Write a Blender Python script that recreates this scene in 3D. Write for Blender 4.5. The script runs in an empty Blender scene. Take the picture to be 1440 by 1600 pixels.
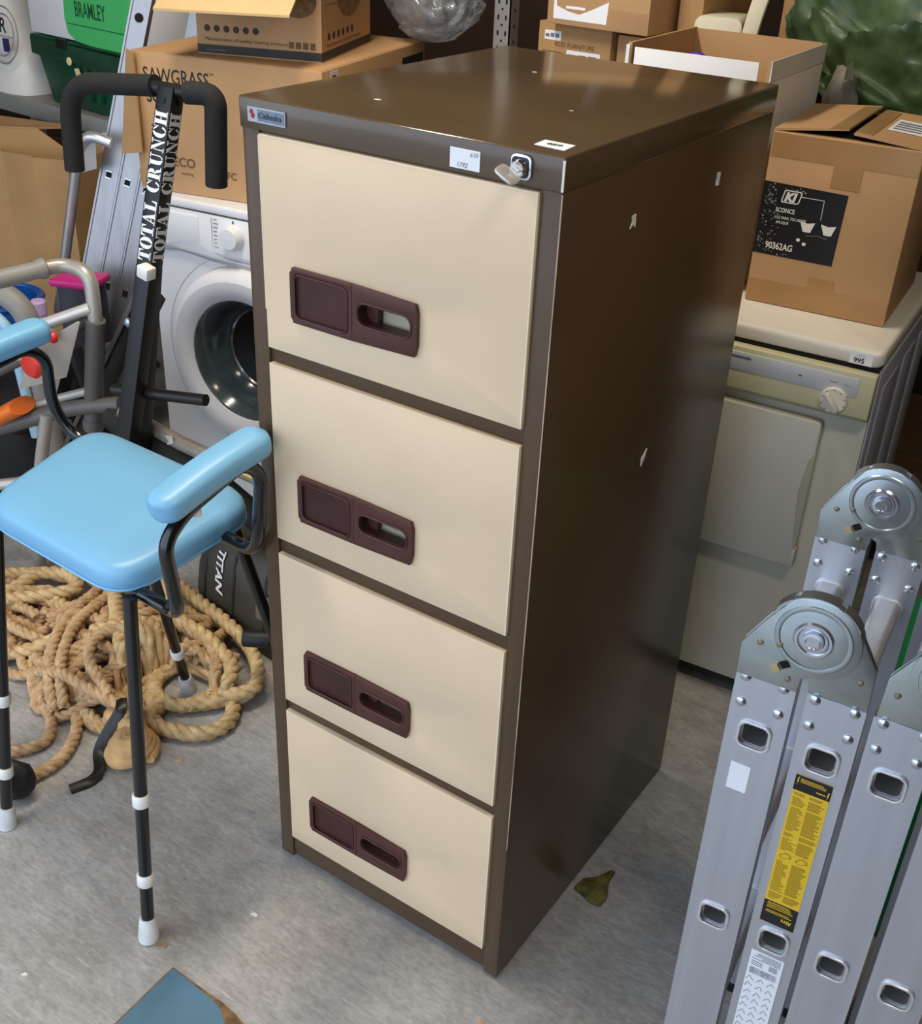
import bpy, bmesh, math, random
from mathutils import Vector, Matrix, noise
random.seed(7)
SC = bpy.context.scene
COL = SC.collection
R = math.radians

# ------------------------------------------------------------------ camera
cam_d = bpy.data.cameras.new('camera')
cam = bpy.data.objects.new('camera', cam_d); COL.objects.link(cam)
rx = Vector((0.82396415, 0.56520273, 0.04036024))      # image right
ry = Vector((0.31449672, -0.39690439, -0.86229851))    # image down
rz = Vector((-0.47135431, 0.72319622, -0.5047894))     # view direction
m = Matrix((rx, -ry, -rz)).transposed().to_4x4()
m.translation = Vector((0.58453, -1.06775, 1.59489))
cam.matrix_world = m
cam_d.sensor_fit = 'HORIZONTAL'
cam_d.sensor_width = 36.0
cam_d.lens = 36.0 * 1769.71 / 1440.0
cam_d.clip_start = 0.02
SC.camera = cam

# ------------------------------------------------------------------ light
w = bpy.data.worlds.new('sky'); SC.world = w; w.use_nodes = True
w.node_tree.nodes['Background'].inputs[0].default_value = (0.66, 0.79, 1.0, 1)
w.node_tree.nodes['Background'].inputs[1].default_value = 2.3
def area(name, loc, target, sx, sy, power, col):
    d = bpy.data.lights.new(name, 'AREA'); d.shape = 'RECTANGLE'
    d.size = sx; d.size_y = sy; d.energy = power; d.color = col
    o = bpy.data.objects.new(name, d); COL.objects.link(o)
    o.location = loc
    o.rotation_euler = (Vector(target) - Vector(loc)).to_track_quat('-Z', 'Y').to_euler()
    return o
area('unseen_ceiling_light', (-1.0, 0.1, 2.66), (-1.0, 0.1, 0), 0.2, 1.5, 36, (1.0, 0.90, 0.76))
area('unseen_ceiling_light', (0.85, -0.12, 2.66), (0.8, -0.12, 0), 0.2, 0.5, 12, (1.0, 0.90, 0.75))  # unseen lamp, added at the right to lift the cabinet's side
SC.view_settings.view_transform = 'Standard'
SC.view_settings.look = 'None'
SC.view_settings.gamma = 1.0
SC.view_settings.use_curve_mapping = False
SC.view_settings.exposure = 0.12

# ------------------------------------------------------------------ materials
def lin(c):
    return tuple(((v/255)/12.92 if v/255 <= 0.04045 else ((v/255+0.055)/1.055)**2.4) for v in c)
MATS = {}
def mat(name, rgb, rough=0.5, metal=0.0, var=0.06, scale=8.0, bump=0.0, bscale=60.0, coat=0.0,
        trans=0.0, stretch=(1, 1, 1), alpha=1.0, rgb2=None, ramp=(0.35, 0.65), detail=4, spec=None, emit=None):
    if name in MATS: return MATS[name]
    mt = bpy.data.materials.new(name); mt.use_nodes = True
    nt = mt.node_tree; N = nt.nodes; L = nt.links
    b = N['Principled BSDF']
    tc = N.new('ShaderNodeTexCoord'); mp = N.new('ShaderNodeMapping')
    mp.inputs['Scale'].default_value = stretch
    L.new(tc.outputs['Object'], mp.inputs[0])
    ns = N.new('ShaderNodeTexNoise'); ns.inputs['Scale'].default_value = scale; ns.inputs['Detail'].default_value = detail
    L.new(mp.outputs[0], ns.inputs['Vector'])
    cr = N.new('ShaderNodeValToRGB')
    c = lin(rgb)
    lo = tuple(max(0, v*(1-var)) for v in c); hi = tuple(min(1, v*(1+var)) for v in c)
    if rgb2: lo = lin(rgb2); hi = c
    cr.color_ramp.elements[0].position = ramp[0]; cr.color_ramp.elements[1].position = ramp[1]
    cr.color_ramp.elements[0].color = (*lo, 1); cr.color_ramp.elements[1].color = (*hi, 1)
    L.new(ns.outputs['Fac'], cr.inputs[0]); L.new(cr.outputs[0], b.inputs['Base Color'])
    b.inputs['Roughness'].default_value = rough; b.inputs['Metallic'].default_value = metal
    b.inputs['Coat Weight'].default_value = coat; b.inputs['Coat Roughness'].default_value = 0.15
    b.inputs['Transmission Weight'].default_value = trans
    b.inputs['Alpha'].default_value = alpha
    if spec is not None: b.inputs['Specular IOR Level'].default_value = spec
    if bump:
        n2 = N.new('ShaderNodeTexNoise'); n2.inputs['Scale'].default_value = bscale; n2.inputs['Detail'].default_value = 3
        L.new(mp.outputs[0], n2.inputs['Vector'])
        bp = N.new('ShaderNodeBump'); bp.inputs['Strength'].default_value = bump; bp.inputs['Distance'].default_value = 0.002
        L.new(n2.outputs['Fac'], bp.inputs['Height']); L.new(bp.outputs[0], b.inputs['Normal'])
    MATS[name] = mt
    return mt

brown = mat('brown_paint', (86, 66, 47), 0.25, var=0.05, scale=5, bump=0.06, bscale=220, spec=0.32)
brown_top = mat('brown_paint_top', (88, 72, 52), 0.15, var=0.07, scale=4, bump=0.03, bscale=200, spec=0.6)
beige = mat('beige_paint', (232, 205, 168), 0.42, var=0.05, scale=3.5, bump=0.10, bscale=260)
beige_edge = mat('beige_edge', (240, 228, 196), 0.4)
beige_in = mat('beige_inner', (186, 176, 148), 0.5)
maroon = mat('maroon_plastic', (82, 50, 43), 0.36, var=0.10, scale=10, spec=0.3)
maroon_d = mat('maroon_plastic_dark', (70, 41, 36), 0.42, var=0.12, scale=16, spec=0.3)
chrome = mat('chrome', (225, 228, 232), 0.14, 1.0, var=0.03)
chip = mat('white_chip', (238, 232, 220), 0.6, var=0.1, scale=40)
paper = mat('paper', (246, 246, 248), 0.6, var=0.02)
ink = mat('ink', (40, 38, 40), 0.7)
inkgrey = mat('grey_ink', (120, 120, 128), 0.7)
redink = mat('red_ink', (170, 30, 30), 0.6)
silver = mat('silver_label', (170, 176, 180), 0.35, 0.7, var=0.08, scale=30)
blue_ink = mat('blue_label_ink', (60, 66, 96), 0.4)
bluevinyl = mat('blue_vinyl', (122, 180, 214), 0.36, var=0.03, scale=4, bump=0.03, bscale=300)
blackgloss = mat('black_gloss_steel', (14, 14, 16), 0.2, var=0.2, coat=0.4)
blackmatt = mat('black_matt_steel', (19, 17, 16), 0.42, var=0.15)
foam = mat('black_foam', (29, 28, 26), 0.85, var=0.15, scale=120, bump=0.3, bscale=500)
whiteplastic = mat('white_plastic', (236, 234, 224), 0.45, var=0.03)
ferrule = mat('grey_white_rubber', (218, 218, 214), 0.6, var=0.12, scale=40)
manila = mat('manila_rope', (222, 192, 140), 0.75, var=0.25, scale=60, bump=0.6, bscale=400, rgb2=(190, 156, 104))
tanrope = mat('tan_rope', (214, 178, 132), 0.8, var=0.2, scale=50, bump=0.5, bscale=400, rgb2=(180, 144, 100))
blackrubber = mat('black_rubber', (20, 19, 18), 0.55)
strapm = mat('black_strap', (30, 27, 22), 0.35, var=0.4, scale=90)
card = mat('cardboard', (192, 150, 104), 0.75, var=0.08, scale=5, bump=0.08, bscale=90)
card_d = mat('cardboard_dark', (178, 138, 90), 0.78, var=0.09, scale=5, bump=0.08, bscale=90)
card_l = mat('cardboard_light', (206, 172, 120), 0.72, var=0.06, scale=5)
kraft = mat('kraft_inside', (190, 150, 104), 0.8, var=0.06, scale=5)
tape = mat('parcel_tape', (192, 148, 96), 0.22, var=0.08, scale=9, alpha=0.75)
whitecard = mat('white_card', (238, 236, 232), 0.6, var=0.02)
appl = mat('appliance_white', (232, 230, 228), 0.32, var=0.015)
applg = mat('appliance_grey', (205, 203, 202), 0.4, var=0.02)
cream = mat('dryer_cream', (206, 200, 180), 0.36, var=0.03)
creamtop = mat('dryer_top', (226, 220, 204), 0.3, var=0.02)
creampanel = mat('dryer_panel', (206, 200, 160), 0.36, var=0.02)
fascia = mat('dryer_fascia', (202, 204, 206), 0.35, var=0.02)
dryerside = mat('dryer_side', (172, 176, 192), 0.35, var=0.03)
darkglass = mat('dark_glass', (30, 36, 36), 0.05, var=0.2, coat=1.0)
bowl = mat('door_bowl', (64, 74, 76), 0.16, var=0.25, scale=12, coat=0.6)
steel = mat('galvanised_steel', (176, 186, 188), 0.3, 0.92, var=0.10, scale=18, bump=0.05, bscale=60)
alu = mat('ladder_aluminium', (206, 212, 224), 0.3, 0.85, var=0.05, scale=6, stretch=(8, 8, 0.4), bump=0.03, bscale=30)
alu_d = mat('old_aluminium', (168, 166, 166), 0.42, 0.8, var=0.07, scale=6, stretch=(8, 8, 0.5))
alu_rung = mat('rung_aluminium', (196, 192, 188), 0.4, 0.8, var=0.08, scale=10)
rivetm = mat('rivet_steel', (205, 210, 220), 0.22, 0.95)
yellow = mat('yellow_label', (238, 196, 40), 0.5, var=0.02)
black = mat('black_print', (22, 21, 20), 0.5)
greygrip = mat('grey_grip', (140, 136, 128), 0.5, var=0.05)
greytube = mat('grey_tube', (176, 170, 160), 0.38, 0.35, var=0.05)
greydark = mat('grey_dark_tube', (96, 92, 88), 0.5, 0.1, var=0.08)
pipe = mat('worn_grey_pipe', (150, 142, 126), 0.5, 0.1, var=0.15, scale=20)
orange = mat('orange_plastic', (240, 118, 40), 0.4, var=0.04)
red = mat('red_plastic', (214, 52, 38), 0.3, var=0.05)
bluep = mat('blue_plastic', (28, 78, 150), 0.28, var=0.08)
pink = mat('pink_plastic', (206, 40, 130), 0.4, var=0.04)
lilac = mat('lilac_plastic', (202, 170, 214), 0.5)
purple = mat('purple_plastic', (88, 50, 160), 0.4)
clear = mat('clear_film', (210, 212, 214), 0.12, var=0.1, scale=14, trans=0.75, bump=0.7, bscale=26)
crate = mat('green_crate', (16, 74, 48), 0.4, var=0.12, scale=9)
crate_l = mat('green_crate_rim', (30, 66, 46), 0.45, var=0.2, scale=20)
gcard = mat('green_print', (76, 190, 106), 0.6, var=0.03)
sack = mat('white_sack', (226, 222, 212), 0.65, var=0.04, scale=9, bump=0.2, bscale=40)
sack2 = mat('grey_sack', (186, 180, 170), 0.7, var=0.05, scale=9)
vac = mat('vacuum_grey', (60, 56, 47), 0.45, var=0.2, scale=9)
vac_l = mat('vacuum_grey_smooth', (112, 110, 100), 0.4, var=0.1, scale=9)
ystick = mat('yellow_sticker', (226, 174, 50), 0.5, var=0.12, scale=40)
tarpm = mat('green_tarp', (96, 118, 74), 0.42, var=0.35, scale=12, bump=0.7, bscale=50, rgb2=(52, 72, 44))
foamc = mat('cream_foam', (226, 216, 186), 0.8)
racking = mat('grey_racking', (150, 148, 142), 0.5, 0.2, var=0.06, scale=10)
board = mat('shelf_board', (92, 66, 40), 0.8, var=0.2, scale=6, stretch=(1, 12, 12))
dark = mat('dark_hollow', (10, 9, 8), 0.9)
wallm = mat('wall_dark', (70, 48, 32), 0.85, var=0.2, scale=3)
ceilm = mat('ceiling_paint', (150, 140, 126), 0.9)
leafm = mat('moss_clump', (92, 86, 36), 0.9, var=0.5, scale=60, bump=0.8, bscale=200)
bluepaint = mat('blue_board_paint', (84, 126, 148), 0.55, var=0.14, scale=9, rgb2=(72, 108, 126))
brownedge = mat('brown_worn_edge', (122, 92, 58), 0.85, var=0.4, scale=60)
greenbag = mat('green_plastic', (24, 130, 72), 0.4)

def floor_mat():
    mt = bpy.data.materials.new('concrete_floor'); mt.use_nodes = True
    nt = mt.node_tree; N = nt.nodes; L = nt.links; b = N['Principled BSDF']
    tc = N.new('ShaderNodeTexCoord')
    def ns(scale, stretch, detail=6, rot=0):
        mp = N.new('ShaderNodeMapping'); mp.inputs['Scale'].default_value = stretch; mp.inputs['Rotation'].default_value = (0, 0, rot)
        L.new(tc.outputs['Object'], mp.inputs[0])
        n = N.new('ShaderNodeTexNoise'); n.inputs['Scale'].default_value = scale; n.inputs['Detail'].default_value = detail
        n.inputs['Roughness'].default_value = 0.65
        L.new(mp.outputs[0], n.inputs['Vector']); return n
    def ramp(n, p0, c0, p1, c1):
        r = N.new('ShaderNodeValToRGB'); e = r.color_ramp.elements
        e[0].position = p0; e[1].position = p1; e[0].color = (*c0, 1); e[1].color = (*c1, 1)
        L.new(n.outputs['Fac'], r.inputs[0]); return r
    def mix(f, a, bb, mode='MIX'):
        x = N.new('ShaderNodeMix'); x.data_type = 'RGBA'; x.blend_type = mode
        L.new(f, x.inputs[0]) if not isinstance(f, float) else setattr(x.inputs[0], 'default_value', f)
        L.new(a, x.inputs[6]); L.new(bb, x.inputs[7]); return x.outputs[2]
    big = ramp(ns(2.6, (1, 1, 1)), 0.32, lin((152, 146, 137)), 0.68, lin((186, 183, 178)))
    streak = ramp(ns(4.0, (5, 14, 1), rot=0.12, detail=9), 0.34, (0.80, 0.80, 0.79), 0.68, (1.10, 1.10, 1.10))
    c = mix(1.0, big.outputs[0], streak.outputs[0], 'MULTIPLY')
    stain = ramp(ns(5.0, (1, 1.8, 1), rot=0.5), 0.56, (0, 0, 0), 0.74, (0.55, 0.55, 0.55))
    br = N.new('ShaderNodeRGB'); br.outputs[0].default_value = (*lin((134, 116, 92)), 1)
    c = mix(stain.outputs[0], c, br.outputs[0])
    scr = ramp(ns(5.0, (2.5, 60, 1), rot=0.25), 0.60, (0, 0, 0), 0.70, (0.7, 0.7, 0.7))
    wh = N.new('ShaderNodeRGB'); wh.outputs[0].default_value = (*lin((214, 212, 210)), 1)
    c = mix(scr.outputs[0], c, wh.outputs[0])
    scr2 = ramp(ns(4.0, (2.5, 90, 1), rot=-1.0), 0.62, (0, 0, 0), 0.70, (0.5, 0.5, 0.5))
    c = mix(scr2.outputs[0], c, wh.outputs[0])
    fine = ramp(ns(70.0, (1, 2.2, 1), rot=0.3, detail=5), 0.34, (0.84, 0.84, 0.85), 0.66, (1.14, 1.14, 1.13))
    c = mix(1.0, c, fine.outputs[0], 'MULTIPLY')
    L.new(c, b.inputs['Base Color'])
    b.inputs['Roughness'].default_value = 0.5
    bp = N.new('ShaderNodeBump'); bp.inputs['Strength'].default_value = 0.12; bp.inputs['Distance'].default_value = 0.002
    L.new(ns(40, (1, 3, 1)).outputs['Fac'], bp.inputs['Height']); L.new(bp.outputs[0], b.inputs['Normal'])
    return mt

# ------------------------------------------------------------------ mesh helpers
class MB:
    def __init__(s, M=None): s.v = []; s.f = []; s.M = M or Matrix()
    def add(s, vs, fs):
        n = len(s.v); s.v += [s.M @ Vector(p) for p in vs]; s.f += [tuple(i+n for i in f) for f in fs]; return s
    def box(s, x0, y0, z0, x1, y1, z1):
        return s.add([(x0,y0,z0),(x1,y0,z0),(x1,y1,z0),(x0,y1,z0),(x0,y0,z1),(x1,y0,z1),(x1,y1,z1),(x0,y1,z1)],
                     [(0,3,2,1),(4,5,6,7),(0,1,5,4),(1,2,6,5),(2,3,7,6),(3,0,4,7)])
    def hexa(s, b4, t4):
        return s.add(list(b4)+list(t4), [(0,3,2,1),(4,5,6,7),(0,1,5,4),(1,2,6,5),(2,3,7,6),(3,0,4,7)])
    def prism(s, poly, a, b, ax='y'):
        def P(p, d): return {'y': (p[0], d, p[1]), 'z': (p[0], p[1], d), 'x': (d, p[0], p[1])}[ax]
        n = len(poly)
        return s.add([P(p, a) for p in poly]+[P(p, b) for p in poly],
                     [tuple(range(n-1, -1, -1)), tuple(range(n, 2*n))]+[(i, (i+1) % n, n+(i+1) % n, n+i) for i in range(n)])
    def ring(s, outer, inner, a, b, ax='y'):
        """plate with a hole: outer and inner loops of the same length, from depth a to b"""
        def P(p, d): return {'y': (p[0], d, p[1]), 'z': (p[0], p[1], d), 'x': (d, p[0], p[1])}[ax]
        n = len(outer)
        vs = [P(p, a) for p in outer]+[P(p, a) for p in inner]+[P(p, b) for p in outer]+[P(p, b) for p in inner]
        fs = []
        for i in range(n):
            j = (i+1) % n
            fs += [(i, j, n+j, n+i), (2*n+i, 3*n+i, 3*n+j, 2*n+j), (i, 2*n+i, 2*n+j, j), (n+i, n+j, 3*n+j, 3*n+i)]
        return s.add(vs, fs)
    def tube(s, path, r, seg=10, closed=False, caps=True, ry=None, up=None):
        path = [Vector(p) for p in path]; n = len(path)
        rr = r if isinstance(r, (list, tuple)) else [r]*n
        T = []
        for i in range(n):
            if closed: t = path[(i+1) % n]-path[i-1]
            else: t = path[min(i+1, n-1)]-path[max(i-1, 0)]
            T.append(t.normalized())
        u = Vector(up) if up else (Vector((0,0,1)) if abs(T[0].z) < 0.9 else Vector((1,0,0)))
        vs = []
        for i in range(n):
            if i > 0 and not up:
                q = T[i-1].rotation_difference(T[i]); u = q @ u
            u = (u-T[i]*u.dot(T[i])).normalized(); b = T[i].cross(u)
            for k in range(seg):
                a = 2*math.pi*k/seg
                vs.append(path[i]+b*(rr[i]*math.cos(a))+u*((ry or rr[i])*math.sin(a)))
            if up: u = Vector(up)
        fs = []
        for i in range(n if closed else n-1):
            j = (i+1) % n
            for k in range(seg):
                l = (k+1) % seg
                fs.append((i*seg+k, i*seg+l, j*seg+l, j*seg+k))
        if caps and not closed:
            fs.append(tuple(range(seg-1, -1, -1))); fs.append(tuple((n-1)*seg+k for k in range(seg)))
        return s.add(vs, fs)
    def sweep(s, path, sec, up=(0,0,1), closed_sec=True, caps=True):
        path = [Vector(p) for p in path]; n = len(path); m_ = len(sec); vs = []
        for i in range(n):
            t = (path[min(i+1, n-1)]-path[max(i-1, 0)]).normalized()
            u = Vector(up); u = (u-t*u.dot(t)).normalized(); b = t.cross(u)
            vs += [path[i]+b*p[0]+u*p[1] for p in sec]
        fs = [(i*m_+k, i*m_+(k+1) % m_, (i+1)*m_+(k+1) % m_, (i+1)*m_+k) for i in range(n-1) for k in range(m_)]
        if caps: fs += [tuple(range(m_-1, -1, -1)), tuple((n-1)*m_+k for k in range(m_))]
        return s.add(vs, fs)
    def lathe(s, prof, c=(0,0,0), ax='z', seg=24, sgn=1, cap=True):
        vs = []
        for r, h in prof:
            for k in range(seg):
                a = 2*math.pi*k/seg; x, y = r*math.cos(a), r*math.sin(a); h_ = h*sgn
                vs.append({'z': (c[0]+x, c[1]+y, c[2]+h_), 'y': (c[0]+x, c[1]+h_, c[2]+y), 'x': (c[0]+h_, c[1]+x, c[2]+y)}[ax])
        n = len(prof)
        fs = [(i*seg+k, i*seg+(k+1) % seg, (i+1)*seg+(k+1) % seg, (i+1)*seg+k) for i in range(n-1) for k in range(seg)]
        if cap: fs += [tuple(range(seg)), tuple((n-1)*seg+k for k in range(seg))]
        return s.add(vs, fs)
    def build(s, name, m, parent=None, bevel=0, seg=2, world=False, smooth=35, recalc=True):
        me = bpy.data.meshes.new(name); bm = bmesh.new()
        bv = [bm.verts.new(p) for p in s.v]
        for f in s.f:
            try: bm.faces.new([bv[i] for i in f])
            except ValueError: pass
        if recalc: bmesh.ops.recalc_face_normals(bm, faces=bm.faces)
        if bevel:
            ed = [e for e in bm.edges if len(e.link_faces) == 2 and e.calc_face_angle(0) > R(25)]
            bmesh.ops.bevel(bm, geom=ed, offset=bevel, segments=seg, affect='EDGES', profile=0.5, clamp_overlap=True)
        bm.to_mesh(me); bm.free()
        return link(name, me, m, parent, world, smooth)
def chain(p):
    M = Matrix()
    while p is not None: M = p.matrix_basis @ M; p = p.parent
    return M
def link(name, me, m, parent=None, world=False, smooth=35):
    me.materials.clear(); me.materials.append(m)
    if world and parent: me.transform(chain(parent).inverted())
    me.shade_smooth(); me.set_sharp_from_angle(angle=R(smooth))
    o = bpy.data.objects.new(name, me); COL.objects.link(o)
    if parent: o.parent = parent
    return o
def tag(o, label=None, cat=None, group=None, kind=None):
    if label: o['label'] = label
    if cat: o['category'] = cat
    if group: o['group'] = group
    if kind: o['kind'] = kind
    return o
def thing(name, label, cat, loc=(0,0,0), rz=0, group=None):
    o = bpy.data.objects.new(name, None); COL.objects.link(o); o.empty_display_size = 0.05
    o.location = loc; o.rotation_euler = (0, 0, rz)
    o.matrix_basis = Matrix.Translation(loc) @ Matrix.Rotation(rz, 4, 'Z')
    return tag(o, label, cat, group)
def struct(o): o['kind'] = 'structure'; return o
def rrect(x0, z0, x1, z1, r, n=5):
    pts = []
    for cx, cz, a0 in ((x1-r, z1-r, 0), (x0+r, z1-r, 90), (x0+r, z0+r, 180), (x1-r, z0+r, 270)):
        for k in range(n+1):
            a = R(a0+90*k/n); pts.append((cx+r*math.cos(a), cz+r*math.sin(a)))
    return pts
def outer_for(inner, x0, z0, x1, z1):
    """points on the rectangle lying outward of each inner loop point, corners kept"""
    cx = sum(p[0] for p in inner)/len(inner); cz = sum(p[1] for p in inner)/len(inner)
    out = []
    for p in inner:
        dx, dz = p[0]-cx, p[1]-cz
        t = min(((x1-cx)/dx if dx > 1e-9 else (x0-cx)/dx if dx < -1e-9 else 1e9), ((z1-cz)/dz if dz > 1e-9 else (z0-cz)/dz if dz < -1e-9 else 1e9))
        out.append([cx+dx*t, cz+dz*t])
    for c in ((x0,z0),(x1,z0),(x1,z1),(x0,z1)):
        k = min(range(len(out)), key=lambda i: (out[i][0]-c[0])**2+(out[i][1]-c[1])**2)
        out[k] = list(c)
    return out
def catmull(pts, step=0.008, closed=False):
    P = [Vector(p) for p in pts]; n = len(P); out = []
    rng = range(n) if closed else range(n-1)
    for i in rng:
        p1, p2 = P[i], P[(i+1) % n]
        p0 = P[i-1] if (closed or i > 0) else p1*2-p2
        p3 = P[(i+2) % n] if (closed or i+2 < n) else p2*2-p1
        k = max(2, int((p2-p1).length/step))
        for j in range(k):
            t = j/k
            out.append(0.5*((2*p1)+(p2-p0)*t+(2*p0-5*p1+4*p2-p3)*t*t+(3*p1-p0-3*p2+p3)*t**3))
    if not closed: out.append(P[-1])
    return out
def fillet(pts, r, n=6):
    P = [Vector(p) for p in pts]; out = [P[0]]
    for i in range(1, len(P)-1):
        a = (P[i-1]-P[i]); b = (P[i+1]-P[i]); d = min(r, a.length*0.48, b.length*0.48)
        A = P[i]+a.normalized()*d; B = P[i]+b.normalized()*d
        for k in range(n+1):
            t = k/n; out.append(A*(1-t)**2+P[i]*2*t*(1-t)+B*t*t)
    out.append(P[-1]); return out
def text(name, body, mt, parent, origin, xdir, zdir, height=None, width=None, bold=0.0, align='LEFT', depth=0.0004, shear=0, spacing=1.0):
    """flat lettering: origin = left end of the baseline, in the parent's space"""
    cu = bpy.data.curves.new('t', 'FONT'); cu.body = body; cu.align_x = align; cu.extrude = 0.0; cu.offset = bold; cu.shear = shear
    cu.resolution_u = 3; cu.space_character = spacing
    ob = bpy.data.objects.new('t', cu)
    me = bpy.data.meshes.new_from_object(ob)
    bpy.data.objects.remove(ob); bpy.data.curves.remove(cu)
    xs = [v.co.x for v in me.vertices]; ys = [v.co.y for v in me.vertices]
    w0 = max(xs)-min(xs); h0 = 0.729
    sy = height/h0 if height else width/w0
    sx = width/w0 if width else sy
    X = Vector(xdir).normalized(); Z = Vector(zdir).normalized(); Nn = X.cross(Z)
    O = Vector(origin)
    mx = min(xs) if align == 'LEFT' else 0
    for v in me.vertices:
        v.co = O+X*((v.co.x-mx)*sx)+Z*(v.co.y*sy)+Nn*depth
    me.name = name
    return link(name, me, mt, parent)
def dup(o, parent=None):
    c = o.copy(); COL.objects.link(c)
    if parent: c.parent = parent
    return c

# ------------------------------------------------------------------ room shell
fm = floor_mat()
struct(MB().box(-7.0, -9.0, -0.05, 6.0, 2.9, 0).build('floor', fm))
struct(MB().box(-4.2, 2.9, 0, 1.1, 3.0, 2.8).build('wall_back', wallm))
struct(MB().box(-4.3, -1.5, 0, -4.2, 3.0, 2.8).build('wall_left', wallm))
struct(MB().box(1.1, -1.5, 0, 1.2, 3.0, 2.8).build('wall_right', wallm))
struct(MB().box(-4.3, -1.6, 2.8, 1.2, 3.0, 2.9).build('ceiling', ceilm))
# front wall with the open shutter doorway, its right jamb just right of the photographer
struct(MB().box(-4.3, -1.6, 0, -3.2, -1.5, 2.8).box(0.80, -1.6, 0, 1.2, -1.5, 2.8).box(-3.2, -1.6, 2.5, 0.80, -1.5, 2.8).build('wall_front', wallm))

def WB(parent): return MB(chain(parent).inverted())      # mesh written in world coordinates under a placed thing

# ------------------------------------------------------------------ filing cabinet
cab = thing('filing_cabinet', 'tall brown four-drawer steel filing cabinet with beige drawer fronts', 'cabinet', (-0.2345, 0.3077, 0))
def cabinet():
    L, Rr, D = -0.4665, -0.0008, 0.6145
    for x0, x1, s in ((L, L+0.012, 1), (Rr-0.012, Rr, -1)):
        b = WB(cab)
        if s > 0: pf = [(x0, 0.0), (-0.4385, 0.0), (-0.4385, 0.016), (x1, 0.016), (x1, D), (x0, D)]
        else: pf = [(-0.0265, 0.0), (x1, 0.0), (x1, D), (x0, D), (x0, 0.016), (-0.0265, 0.016)]
        b.prism(pf, 0.006, 1.2835, 'z').build('side_panel', brown, cab, bevel=0.0016)
    WB(cab).box(L+0.012, D-0.008, 0.01, Rr-0.012, D, 1.2835).build('back_panel', brown, cab)
    WB(cab).box(-0.469, -0.002, 1.2825, 0.0, 0.6155, 1.321).build('top_panel', brown_top, cab, bevel=0.0024, seg=3)
    WB(cab).box(-0.4385, 0.003, 0.012, -0.0265, 0.02, 0.062).build('plinth', brown, cab, bevel=0.001)
    for z in (0.3535, 0.662, 0.9735):
        WB(cab).box(-0.4385, 0.004, z-0.002, -0.0265, 0.02, z+0.024).build('rail', brown, cab, bevel=0.001)
    WB(cab).box(-0.4385, 0.004, 1.276, -0.0265, 0.02, 1.2825).build('rail', brown, cab)
    WB(cab).box(-0.45, 0.05, 0.02, -0.015, 0.058, 1.28).build('inner_sheet', dark, cab)
    for x in (-0.448, -0.018):
        for y in (0.018, 0.59):
            WB(cab).lathe([(0.012, 0), (0.012, 0.006), (0.008, 0.010)], (x, y, 0)).build('foot', steel, cab)
    zs = [(0.9955, 1.2795, 1.083), (0.688, 0.9725, 0.776), (0.376, 0.661, 0.463), (0.0605, 0.3525, 0.152)]
    for k, (z0, z1, hc) in enumerate(zs):
        x0, x1 = -0.4365, -0.0285
        hx = -0.3875
        hole = rrect(hx+0.110, hc-0.018, hx+0.200, hc+0.022, 0.008, 3)
        out = outer_for(hole, x0, z0, x1, z1)
        d = WB(cab).ring(out, hole, -0.004, 0.014).build('drawer_front', beige, cab, bevel=0.0012)
        # lighter worn edges of the drawer front
        WB(cab).box(x1-0.0018, -0.0044, z0+0.002, x1-0.0002, -0.0034, z1-0.002).build('worn_highlight_edge', beige_edge, d)
        WB(cab).box(x0+0.002, -0.0044, z1-0.0018, x1-0.002, -0.0034, z1-0.0003).build('worn_highlight_edge', beige_edge, d)
        b = WB(cab)
        b.box(hx+0.10, 0.019, hc-0.03, hx+0.21, 0.024, hc+0.03)
        b.build('pull_pocket', beige_in, d)
        # handle plate: left half with a shallow label recess, right half with the pull slot
        w_, h_ = 0.206, 0.0755
        xm = hx+0.104
        lf = rrect(hx+0.007, hc-0.0315, hx+0.098, hc+0.0315, 0.009, 4)
        sl = rrect(hx+0.114, hc-0.012, hx+0.196, hc+0.016, 0.0115, 6)
        b = WB(cab)
        oL = outer_for(lf, hx, hc-h_/2, xm, hc+h_/2); oR = outer_for(sl, xm, hc-h_/2, hx+w_, hc+h_/2)
        def cut(o, cx):
            q = []
            for p in o:
                x, z = p
                for ccx, ccz, sx, sz in ((hx, hc-h_/2, 1, 1), (hx, hc+h_/2, 1, -1), (hx+w_, hc-h_/2, -1, 1), (hx+w_, hc+h_/2, -1, -1)):
                    if abs(x-ccx) < 1e-6 and abs(z-ccz) < 1e-6: x += sx*0.0035; z += sz*0.0035
                q.append((x, z))
            return q
        b.ring(cut(oL, 0), lf, -0.0105, -0.004)
        b.ring(cut(oR, 0), sl, -0.0105, -0.004)
        b.build('handle_plate', maroon, d, bevel=0.0011)
        WB(cab).prism(rrect(hx+0.006, hc-0.0325, hx+0.099, hc+0.0325, 0.009, 4), -0.0068, -0.004).build('label_recess', maroon_d, d)
        rim = [(p[0], -0.0106, p[1]) for p in rrect(hx+0.0085, hc-0.030, hx+0.0965, hc+0.030, 0.009, 4)]
        WB(cab).tube(rim, 0.0013, 6, closed=True).build('recess_rim', maroon, d)
        rim = [(p[0], -0.0106, p[1]) for p in rrect(hx+0.1125, hc-0.0135, hx+0.1975, hc+0.0175, 0.0125, 6)]
        WB(cab).tube(rim, 0.0016, 6, closed=True).build('slot_rim', maroon, d)
        so = rrect(hx+0.1128, hc-0.0132, hx+0.1972, hc+0.0172, 0.0122, 6)
        WB(cab).ring(so, sl, -0.004, 0.012).build('slot_lining', maroon_d, d)
        WB(cab).box(hx+0.114, 0.008, hc-0.012, hx+0.132, 0.018, hc+0.016).build('latch', maroon, d)
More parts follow.
